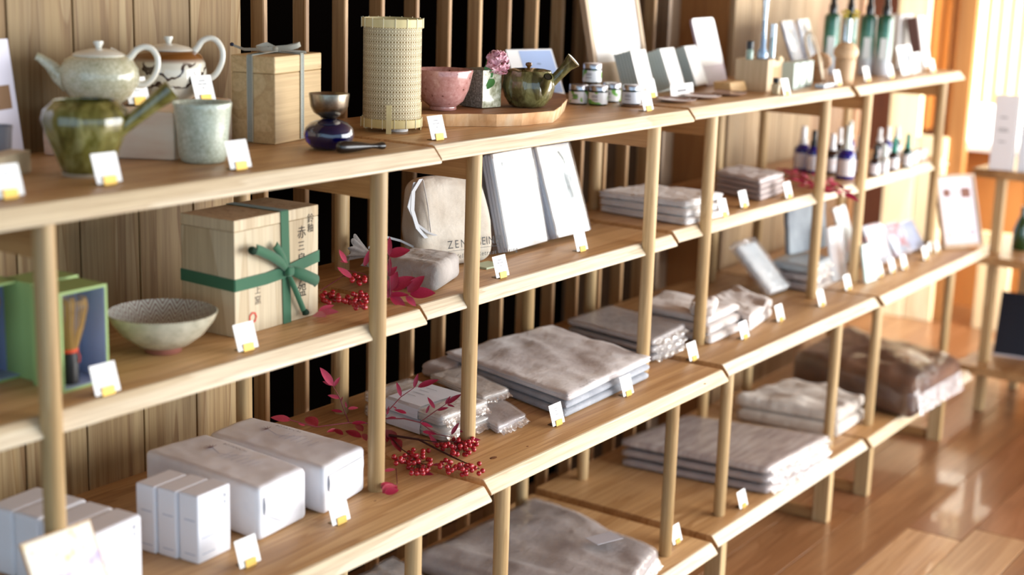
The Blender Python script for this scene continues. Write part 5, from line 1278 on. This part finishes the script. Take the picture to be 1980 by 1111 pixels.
# plastic-wrapped linens further right
for i in range(3):
    rr_ = cloth('wrapped_linen', ('bottom', 'middle', 'top')[i]+' shiny plastic-wrapped grey linen behind the big muslin pile', 'linen', [(1098, 648-15*i), (1262, 690-15*i), (1324, 658-15*i), (1180, 616-13*i)], Z1+i*.0188, .0130, fabric('grey_taupe_linen', 'B8AEAC', '9C9494', 500, 10), .005, 26, 18, 4, .0006, 20, 1, 50+i, 'shiny plastic-wrapped linens', wrap=PLASW if i < 3 else PLAS, wrap_amp=.0022)
WH2 = fabric('soft_white_cotton', 'ECE6E2', 'D4CAC6', 500, 9)
for i in range(3):
    cloth('folded_cotton', ('bottom', 'middle', 'top')[i]+' ivory cotton piece of the soft pile behind the fourth oak post', 'cloth', [(1226+4*i, 622-17*i), (1376-3*i, 652-19*i), (1440-4*i, 624-19*i), (1282, 590-15*i)], Z1+i*.0205, .019, WH2, .008, 28, 20, 5, .0008 if i < 2 else .004, 14, 1, 60+i, 'soft ivory cotton pile', ripple=.8, sag=.002)
for i in range(2):
    cloth('folded_cotton', ('lower', 'upper')[i]+' ivory scarf of the ruffled pair right of the soft pile', 'scarf', [(1372, 592-16*i), (1450, 628-17*i), (1494, 596-16*i), (1420, 566-14*i)], Z1+i*.022, .020, WH2, .008, 24, 18, 5, .001 if i < 1 else .005, 18, 2, 70+i, 'ruffled ivory scarves', ripple=1.0)
solo('fabric_knot', rbox(.10, .06, .028, .012, 20, 14, 8, .006, 30, seed=9, ripple=.6), WH2, 'rolled ivory cotton bundle lying on the soft pile', 'cloth', G(1400, 600, Z1+.06)+Vector((-.05, .03, 0)), .4)
card(1342, 697, Z1, 'price card in front of the wrapped linens, by the fourth oak post', s=.76)
card(1441, 655, Z1, 'price card in front of the soft ivory pile', s=.76)
card(1510, 621, Z1, 'price card below the slanting pale plastic packet', s=.76)
card(1590, 592, Z1, 'price card just right of the sixth oak post', s=.76)
# slanting packet
m4, w_, h_ = lean_frame((1492, 578), (1530, 565), (1414, 474), Z1, .026)
r = thing('slanting_packet', 'pale cloth roll in clear plastic leaning back on the middle shelf of the third unit', 'packet', mat4=m4)
part('roll', rbox(w_*.9, .02, h_*.98, .008, 10, 5, 24, .0015, 30, seed=4).xf(Matrix.Translation((w_/2, .012, 0))), fabric('blue_white_cotton', 'F4F8FA', 'DEE8EE', 500, 12), r)
part('plastic_wrap', rbox(w_*1.05, .027, h_*1.05, .006, 14, 6, 30, .003, 40, seed=5, ripple=.5).xf(Matrix.Translation((w_/2, .012, 0))), PLASW, r, ang=80)
# stack behind
for i in range(3):
    cloth('wrapped_cloth', ('bottom mauve', 'middle mauve', 'top blue-grey')[i]+' plastic-wrapped cloth behind the sixth oak post', 'cloth', [(1492, 538-17*i), (1568, 552-18*i), (1606, 534-18*i), (1536, 514-16*i)], Z1+i*.0260, .0215, TPK if i < 2 else fabric('slate_blue', 'A8B4BA', '8E9CA4', 500, 10), .006, 24, 18, 5, .0006, 18, 1, 80+i, 'wrapped cloths in the third unit', wrap=PLASW, wrap_amp=.002)
m4, w_, h_ = lean_frame((1540, 496), (1612, 480), (1536, 398), Z1+.082, .02)
r = thing('standing_garment', 'slate blue-grey folded garment standing upright behind the sixth oak post', 'garment', mat4=m4)
part('cloth', rbox(w_, .02, h_, .008, 12, 4, 14, .003, 25, seed=3).xf(Matrix.Translation((w_/2, .03, 0))), fabric('slate_grey', '9AA2A8', '7E868E', 500, 10), r)
# tall sachets
AQ = mottled('aqua_foil', [(.3, 'B4D4D0'), (.6, 'D8ECEC'), (.75, 'F2F8FA')], 22, .25, .6, 40, dist=.003); PEACH = mottled('peach_print', [(.3, 'C8DCE0'), (.55, 'E4ECEE'), (.7, 'F0B89C')], 18, .3, .3, 40)
for bl, br, tl, mt, lb in (((1640, 510), (1662, 500), (1612, 402), PEACH, 'tall aqua sachet with peach print leaning left of the far oak post'), ((1612, 548), (1640, 538), (1602, 440), plastic('misty_film', .3, 'DDE6EE', 30, .45), 'tall misty plastic sachet lower left of the peach-print sachet'),
                           ((1676, 550), (1698, 542), (1668, 474), AQ, 'short aqua foil sachet right of the far oak post foot')):
    m4, w_, h_ = lean_frame(bl, br, tl, Z1, .010)
    solo('tall_sachet', rbox(w_, .010, h_, .004, 8, 3, 12, .0015, 40, seed=w_*99).xf(Matrix.Translation((w_/2, .006, 0))), mt, lb, 'sachet', mat4=m4, group='sachets around the far oak post')
# postcard packets
for i, (bl, br, tl, mt, lb) in enumerate((((1694, 520), (1728, 510), (1664, 438), [(.3, 'A8A8BE'), (.5, 'B8C0CA'), (.6, 'D0888A'), (.7, 'B4C088')], 'leftmost colourful paper packet at the far end of the middle shelf'), ((1734, 504), (1764, 494), (1698, 436), [(.3, '98A4BA'), (.5, 'C0CCDA'), (.62, 'B04850'), (.7, 'C8CED8')], 'middle paper packet with red marks at the far end of the middle shelf'), ((1762, 492), (1788, 484), (1733, 431), [(.3, '98A0BC'), (.6, 'B0B8CE')], 'rightmost paper packet, shade-toned lilac, at the far end of the middle shelf'))):
    m4, w_, h_ = lean_frame(bl, br, tl, Z1, .022)
    r = thing('paper_packet', lb, 'packet', mat4=m4, group='printed paper packets'); part('packet', MB().box(0, w_, 0, .018, 0, h_), mottled('shaded_packet_print_%d' % i, mt, 26, .4, 0), r, False, bevel=.002)  # print colours toned lavender grey for the shade on the packets
    part('plastic_sleeve', rbox(w_*1.08, .024, h_*1.03, .003, 10, 3, 12, .0010, 20, seed=i).xf(Matrix.Translation((w_/2, .009, 0))), PLASS, r, ang=80)
for i, (x, y, lb) in enumerate(((1641, 561, 'price card left of the aqua foil sachet'), (1703, 536, 'price card before the leftmost colourful packet'), (1727, 528, 'price card before the middle packet with red marks'), (1750, 521, 'price card before the rightmost packet'),
                               (1791, 503, 'price card at the foot of the last oak post'), (1801, 490, 'nearer price card beside the framed certificate'), (1814, 489, 'farther price card beside the framed certificate'))): card(x, y, Z1, lb, s=.78 if i < 5 else .66)
# framed certificate
m4, w_, h_ = lean_frame((1826, 483), (1902, 478), (1808, 338), Z1, .014)
r = thing('framed_certificate', 'framed white certificate with two small pictures, leaning at the far shelf end', 'frame', mat4=m4); fw = .010
FRC = wood('certificate_frame', 'B89A7C', '9C8064', 2, 1, .4, .1, .2)
for a in ((0, fw, 0, h_), (w_-fw, w_, 0, h_)): part('frame_side', MB().box(a[0], a[1], 0, .014, a[2], a[3]), FRC, r, False, bevel=.001)
for a in ((0, fw*1.3), (h_-fw, h_)): part('frame_rail', MB().box(fw, w_-fw, 0, .014, a[0], a[1]), FRC, r, False, bevel=.001)
part('sheet', MB().box(fw, w_-fw, .005, .008, fw, h_-fw), plain('shaded_certificate_paper', 'CFC8D0', .6), r, False)  # white sheet toned lavender grey for the shade it stands in
RB = plain('picture_brown', '6E3A22', .6); GYP = plain('certificate_print', 'A9A49C', .6)
part('picture', MB().box(w_*.17, w_*.33, .0036, .0049, h_*.70, h_*.80), RB, r, False); part('picture', MB().box(w_*.62, w_*.84, .0036, .0049, h_*.68, h_*.81), RB, r, False)
mk = MB()
for i in range(14): mk.box(w_*.24, w_*(.60-.05*(i % 3)), .004, .0049, h_*(.60-.028*i), h_*(.608-.028*i))
q = part('text_block', mk, GYP, r, False); q['kind'] = 'stuff'
part('heading', MB().box(w_*.38, w_*.58, .004, .0049, h_*.73, h_*.77), GYP, r, False)
for i, ch in enumerate('証明書認定'): lettering(ch, .012, GYP, r, Matrix(((1, 0, 0, w_*.78), (0, 0, -1, .0045), (0, 1, 0, h_*(.60-.075*i)), (0, 0, 0, 1))))
part('stamp', MB().lathe([(.006, 0), (.009, 0), (.009, .0006), (.006, .0006)], 16).xf(Matrix(((1, 0, 0, w_*.78), (0, 0, -1, .0045), (0, 1, 0, h_*.20), (0, 0, 0, 1)))), plain('stamp_pink', 'D890A0', .6), r, False)
part('stamp', MB().box(w_*.14, w_*.26, .004, .0049, h_*.16, h_*.19), plain('stamp_brown', 'C89A80', .6), r, False)
# ================================================================== bottom shelf
TAUPE = fabric('taupe_gauze', 'D6CCC8', 'B4A8A6', 400, 7)
cloth('wrapped_quilt', 'large taupe quilt in shiny clear plastic on the bottom shelf, front centre', 'quilt', [(800, 1070), (1185, 1185), (1272, 1056), (1000, 946)], Z0, .045, TAUPE, .020, 50, 40, 8, .007, 8, 0, 101, None, .9, .006, PLASW, wrap_amp=.006, wrap_grow=1.03)
cloth('wrapped_quilt', 'second quilt bag cut off by the bottom edge of the photo', 'quilt', [(560, 1150), (800, 1260), (960, 1200), (760, 1062)], Z0, .040, fabric('grey_gauze', 'D0C8C4', 'AAA29E', 400, 7), .018, 40, 30, 6, .010, 9, 0, 105, None, .9, .004, PLASW, wrap_amp=.005)
solo('packing_slip', MB().box(-.035, .035, -.022, .022, 0, .0008), plain('clear_label', 'C9C8D0', .3), 'translucent label lying on the front quilt bag', 'label', G(1168, 1040, Z0+.068), -.35, smooth=False)
for i in range(3):
    cloth('folded_blanket', ('bottom', 'middle', 'top')[i]+' striped taupe blanket of the flat wrapped pile', 'blanket', [(1203, 888-19*i), (1484, 944-19*i), (1604, 878-18*i), (1330, 832-15*i)], Z0+i*.0238, .0180, fabric('mauve_blanket', 'C4B6B2', 'A09292', 400, 8) if i < 2 else mottled('striped_blanket', [(.35, 'AA9A96'), (.5, 'C6B8B4'), (.62, 'DCD4D0')], 5, .85, .4, 60, sx=(1.5, 9, 1)), .007, 36, 24, 4, .0008, 14, 1, 110+i, 'flat wrapped blanket pile', wrap=PLASW if i else PLAS, wrap_amp=.0022, groove=.004)
for i in range(2):
    cloth('folded_throw', ('lower', 'upper')[i]+' ivory throw of the lumpy pair between the far posts', 'throw', [(1420, 790-26*i), (1622, 826-28*i), (1674, 790-26*i), (1540, 748-22*i)], Z0+i*.036, .033, fabric('ivory_throw', 'E6DED4', 'C8BEB4', 450, 9), .012, 34, 24, 6, .001+.009*i, 12, 1, 120+i, 'lumpy ivory throws', ripple=.8)
BRN = mottled('brown_paper_bundle', [(.3, '4A3022'), (.5, '6A4630'), (.7, '8C6444')], 5, .5, .4, 20, dist=.004)
cloth('brown_parcel', 'big brown parcel in crumpled clear plastic overhanging the far end of the bottom shelf', 'parcel', [(1530, 690), (1770, 752), (1862, 700), (1640, 636)], Z0, .125, BRN, .035, 36, 28, 12, .012, 8, 0, 131, None, .6, .02, FILMP, ztop=Z0+.10, wrap_amp=.010, wrap_grow=1.06)
card(1310, 1050, Z0, 'price card beside the right post of the second unit, bottom shelf', s=.76)
card(1438, 981, Z0, 'price card in front of the flat wrapped blanket pile', s=.76)

# ================================================================== second shelving unit at the right edge
r = thing('side_shelf', 'second oak shelving unit standing apart at the right edge of the photo', 'shelf', (3.035, -.53, 0), -.05)
for zt, d0 in ((.85, .0), (.56, .0), (.177, .0)):
    part('shelf', MB().box(-.10, .45, -1.35, .10, zt-.028, zt), OAK, r, False, bevel=.003)
for x_, y_ in ((0, .03), (.35, .03), (0, -1.25), (.35, -1.25)):
    part('leg', MB().box(-.016, .016, -.016, .016, 0, .82), OAKP, r, False, loc=(x_, y_, 0), bevel=.003)
part('back_panel', MB().box(.40, .415, -1.30, .02, .21, .53), plain('rust_panel', 'B4501A', .6), r, False)
def side_box(bl, br, top, z, label, mat=None, nm='tall_carton', cat='carton', d_=.05):
    A, B_ = G(*bl, z), G(*br, z); u = B_-A; h = HZ(A, top)-z
    r = thing(nm, label, cat, mat4=frame4(A, u, (0, 0, 1))); part('carton', MB().box(0, u.length, 0, d_, 0, h), mat or WBX, r, False, bevel=.002); return r, u.length, h
r_, w_, h_ = side_box((1911, 327), (1956, 331), 183, .8506, 'tall white carton with faint print on the side shelf at the right edge')
part('print', MB().box(w_*.3, w_*.6, -.0006, 0, h_*.70, h_*.712).box(w_*.25, w_*.65, -.0006, 0, h_*.55, h_*.56).box(w_*.25, w_*.7, -.0006, 0, h_*.52, h_*.53).box(w_*.3, w_*.6, -.0006, 0, h_*.38, h_*.39), GREYINK, r_, False)
side_box((1966, 332), (1995, 334), 165, .8506, 'second white carton on the side shelf, cut off by the right edge', plain('grey_white_carton', 'D0D4DC', .5))
q = dict(nm='green_wine_bottle')
p = G(1972, 482, .5606)
r_ = thing('green_bottle', 'dark green bottle on the middle board of the side shelf', 'bottle', p)
part('bottle', MB().lathe([(0, 0), (.026, 0), (.028, .003), (.028, .07), (.018, .10), (.010, .12), (.010, .15), (0, .15)], 28), plain('deep_green_glass', '144018', .08, coat=.8), r_)
m4, w_, h_ = lean_frame((1919, 688), (1990, 698), (1938, 562), .1775, .016)
r_ = thing('navy_folder', 'dark navy blue folder standing on the lowest board of the side shelf', 'folder', mat4=m4)
part('folder', MB().box(0, w_*1.6, 0, .012, .006, h_), plain('navy', '0C1020', .4), r_, False, bevel=.001); part('pages', MB().box(0, w_*1.6, 0, .010, 0, .0058), plain('page_edge', 'C8C4CC', .6), r_, False)

# ================================================================== nandina: stems, leaves and berries
LR = mottled('nandina_red', [(.3, '70102A'), (.5, '9C183A'), (.7, 'BC3052')], 60, .35, .2, 100); LP = mottled('nandina_pink', [(.3, 'B42A4C'), (.55, 'D8506E'), (.75, 'E88098')], 60, .4, .2, 100)
STEM = plain('nandina_stem', '7A2A34', .6); STEMD = plain('nandina_dark_stem', '3A1418', .6); BER = plain('berry_red', 'A80E22', .22, coat=.3); BERD = plain('berry_tip', '20100C', .7)
leafR = leaf_mesh('leaf', 1, .29, LR, .35, .10); leafP = leaf_mesh('leaf', 1, .34, LP, .35, .10); leafW = leaf_mesh('leaf', 1, .5, LR, .3, .12)
def add_leaf(root, A, B, mesh, roll=0):
    """A, B world points: base and tip"""
    dd = B-A; L_ = dd.length; y_ = dd.normalized(); n_ = (CAM-A).normalized()+Vector((0, 0, .6)); n_ = (n_-y_*n_.dot(y_)).normalized(); n_ = Matrix.Rotation(roll, 3, y_) @ n_; x_ = y_.cross(n_)
    o = link('leaf', mesh, root); a = A-root.location
    o.matrix_local = Matrix(((x_.x*L_, y_.x*L_, n_.x*L_, a.x), (x_.y*L_, y_.y*L_, n_.y*L_, a.y), (x_.z*L_, y_.z*L_, n_.z*L_, a.z), (0, 0, 0, 1)))
berry = MB().lathe([(0, -.0044), (.0023, -.0038), (.0040, -.0018), (.0044, 0), (.0040, .0020), (.0023, .0038), (.0004, .0043), (0, .0043)], 14).mesh('berry', BER)
def berries(root, cx, cy, rx, ry, n, z, zr=(.004, .022), seed=1):
    q = random.Random(seed); pl = []; tries = 0
    while len(pl) < n and tries < 4000:
        tries += 1; a, rr_ = q.uniform(0, 6.283), math.sqrt(q.uniform(0, 1)); x, y = cx+rx*rr_*math.cos(a), cy+ry*rr_*math.sin(a)
        P_ = G(x, y, z+q.uniform(*zr))
        if all((P_-o_).length > .0076 for o_ in pl): pl.append(P_)
    for P_ in pl: link('berry', berry, root, loc=P_-root.location, rot=(q.uniform(-.6, .6), q.uniform(-.6, .6), q.uniform(0, 6)))
    ctr = G(cx, cy, z+.004); tw = MB()
    for P_ in pl: tw.tube([ctr-root.location, (ctr-root.location).lerp(P_-root.location, .5)+Vector((0, 0, -.002)), P_-root.location], .0005, 4, cap=False)
    t_ = part('twigs', tw, STEMD, root); t_['kind'] = 'stuff'
def S3(x, y): return 500+x/2.778, 600+y/2.778
def stem(root, pts, rad, mat=None): part('stem', MB().tube([p_-root.location for p_ in pts], rad, 6), mat or STEM, root)
# middle shelf spray
root = thing('nandina_spray', 'red-leaved nandina spray with berry clusters lying across the middle shelf', 'branch', G(760, 850, Z1)+Vector((0, 0, .0)))
d1 = depth(G(672, 826, Z1))
def E1(x, y, dd=0): return D(*S3(x, y), d1+dd)
def F1(x, y, h=.006): a = S3(x, y); return G(a[0], a[1], Z1+h)
stem(root, [F1(160, 585, .045), F1(310, 625, .03), F1(485, 602, .03), F1(590, 606, .02)], [.0011, .0012, .0013, .0014])
stem(root, [E1(485, 600), E1(462, 545), E1(440, 478), E1(420, 440), E1(400, 408)], [.0012, .001, .001, .0008, .0006])
for a, b, m_ in (((400, 405), (332, 303), leafP), ((396, 402), (344, 378), leafP), ((403, 408), (437, 356), leafP), ((437, 472), (371, 452), leafP), ((452, 545), (388, 532), leafR), ((480, 527), (536, 520), leafP), ((474, 523), (466, 488), leafR), ((440, 490), (452, 462), leafR)): add_leaf(root, E1(*a), E1(*b), m_)
for a, b, m_ in (((316, 622), (248, 560), leafP), ((175, 590), (62, 568), leafP), ((250, 618), (212, 605), leafP), ((500, 606), (578, 598), leafR), ((455, 668), (398, 630), leafR), ((552, 682), (462, 636), leafR), ((560, 650), (520, 600), leafR), ((580, 700), (560, 650), leafR), ((420, 640), (370, 648), leafR)): add_leaf(root, F1(*a, .030), F1(*b, .034), m_)
d2 = depth(G(790, 862, Z1))
def E2(x, y, dd=0): return D(*S3(x, y), d2+dd)
stem(root, [E2(690, 545), E2(765, 463), E2(835, 415)], [.001, .0009, .0006])
stem(root, [E2(680, 580), E2(780, 580), E2(865, 600), E2(905, 572), E2(950, 540), E2(1010, 500)], [.0012, .0012, .001, .0009, .0008, .0006])
stem(root, [E2(865, 600), E2(910, 632), E2(960, 665), E2(1040, 680)], [.001, .0009, .0008, .0007])
for a, b, m_ in (((835, 415), (856, 338), leafR), ((855, 412), (967, 367), leafR), ((765, 462), (742, 383), leafR), ((690, 560), (700, 513), leafR), ((795, 552), (728, 529), leafR), ((742, 527), (720, 513), leafR), ((742, 578), (688, 575), leafR), ((946, 526), (908, 463), leafR), ((900, 552), (918, 506), leafR), ((960, 536), (1020, 519), leafR), ((1003, 502), (1030, 458), leafR), ((1010, 502), (1088, 446), leafR), ((1012, 505), (1055, 516), leafR), ((870, 602), (938, 626), leafR), ((880, 650), (958, 662), leafR), ((962, 732), (914, 658), leafR), ((1035, 667), (1076, 600), leafR), ((1080, 652), (1148, 624), leafR), ((1120, 692), (1194, 692), leafR)): add_leaf(root, E2(*a), E2(*b), m_)
stem(root, [F1(700, 668, .012), F1(860, 692, .012), F1(960, 745, .010), F1(1060, 795, .010), F1(1185, 850, .008)], [.0022, .002, .0017, .0014, .0008], STEMD)
stem(root, [F1(705, 672, .012), F1(850, 690, .018), F1(950, 705, .02), F1(1065, 705, .02)], [.0016, .0012, .001, .0008], STEMD)
stem(root, [F1(720, 690, .010), F1(770, 745, .010), F1(850, 800, .008)], [.0014, .001, .0007], STEMD)
stem(root, [F1(738, 848, .003), F1(745, 930, .003), F1(715, 955, .003)], [.0007, .0007, .0006])
for a, b, m_ in (((700, 650), (735, 700), leafR), ((730, 690), (760, 742), leafR), ((935, 830), (988, 822), leafR), ((850, 868), (938, 877), leafR), ((700, 640), (690, 690), leafR), ((664, 980), (752, 932), leafW), ((672, 978), (728, 912), leafW), ((676, 982), (756, 958), leafW), ((675, 862), (735, 850), leafP)): add_leaf(root, F1(*a, .008), F1(*b, .012), m_)
def bc(x, y, rx, ry, n, seed): a = S3(x, y); berries(root, a[0], a[1], rx/2.778, ry/2.778, n, Z1, seed=seed)
bc(850, 812, 82, 68, 46, 1); bc(1095, 720, 78, 58, 48, 2); bc(1015, 835, 48, 34, 13, 3); bc(1108, 850, 48, 36, 15, 4); bc(742, 800, 26, 22, 6, 5); bc(985, 720, 38, 22, 7, 8)
for i, (x, y) in enumerate(((1185, 822), (1183, 874), (1203, 860), (1163, 845), (760, 708), (985, 670), (912, 752), (1038, 776))): link('berry', berry, root, loc=F1(x, y, .008)-root.location)
# upper shelf spray beside the inscribed box
root = thing('nandina_spray', 'nandina spray with broad crimson leaves beside the inscribed wooden box', 'branch', G(740, 590, Z2))
def S8(x, y): return 340+x/2.777, 360+y/2.777
d3 = depth(G(775, 588, Z2))
def E3(x, y, dd=0): return D(*S8(x, y), d3+dd)
def F3(x, y, h=.004): a = S8(x, y); return G(a[0], a[1], Z2+h)
stem(root, [E3(1150, 585), E3(1148, 480), E3(1146, 370)], [.0014, .0011, .0007]); stem(root, [F3(775, 560, .004), F3(900, 480, .02), E3(1000, 500, .02), E3(1130, 560)], [.001, .001, .001, .0012]); stem(root, [E3(870, 440, .03), E3(1010, 470, .02), E3(1140, 560)], .0008)
for a, b, m_ in (((1146, 372), (1148, 268), leafR), ((1140, 372), (1257, 336), leafW), ((915, 410), (878, 338), leafP), ((925, 408), (880, 400), leafP), ((1012, 430), (1048, 330), leafR), ((945, 492), (868, 430), leafP), ((1140, 482), (1187, 428), leafW), ((1150, 555), (1282, 482), leafW), ((1150, 560), (1188, 455), leafW), ((1245, 570), (1332, 477), leafW), ((1255, 580), (1394, 566), leafW), ((1235, 590), (1292, 642), leafW), ((1150, 590), (1238, 648), leafW), ((1145, 580), (1255, 580), leafR), ((1140, 600), (1136, 500), leafW), ((1145, 470), (1150, 380), leafR), ((1120, 600), (1060, 560), leafR)): add_leaf(root, E3(*a), E3(*b), m_)
for a, b, m_ in (((765, 682), (868, 668), leafP), ((765, 672), (850, 634), leafP), ((740, 690), (800, 690), leafP)): add_leaf(root, F3(*a, .004), F3(*b, .014), m_)
def bc3(x, y, rx, ry, n, seed, zr): a = S8(x, y); berries(root, a[0], a[1], rx/2.777, ry/2.777, n, Z2, zr, seed)
bc3(975, 498, 40, 34, 13, 11, (.030, .045)); bc3(830, 590, 52, 40, 18, 12, (.004, .018)); bc3(970, 612, 72, 50, 32, 13, (.004, .026))
# red leaf litter on the third unit's upper shelf
root = thing('red_leaf_garland', 'low garland of small red leaves in front of the blue bottles', 'garland', G(1570, 350, Z2)); q = random.Random(5)
stem(root, [G(1512, 338, Z2+.004), G(1560, 350, Z2+.004), G(1600, 362, Z2+.004), G(1640, 372, Z2+.006)], .0015)
for i in range(80):
    t = q.random(); x, y = 1512+t*118+q.uniform(-6, 6), 332+t*32+q.uniform(-9, 15)
    A = G(x, y, Z2+q.uniform(.002, .012)); an = q.uniform(0, 6.28); L_ = q.uniform(.018, .034)
    add_leaf(root, A, A+Vector((math.cos(an)*L_, math.sin(an)*L_, q.uniform(.0, .012))), leafR if i % 3 else leafP, q.uniform(-.5, .5))
for x, y in ((1636, 372), (1640, 378), (1630, 374)): A = G(x, y, Z2+.006); add_leaf(root, A, A+Vector((.006, -.03, -.012)), leafR)
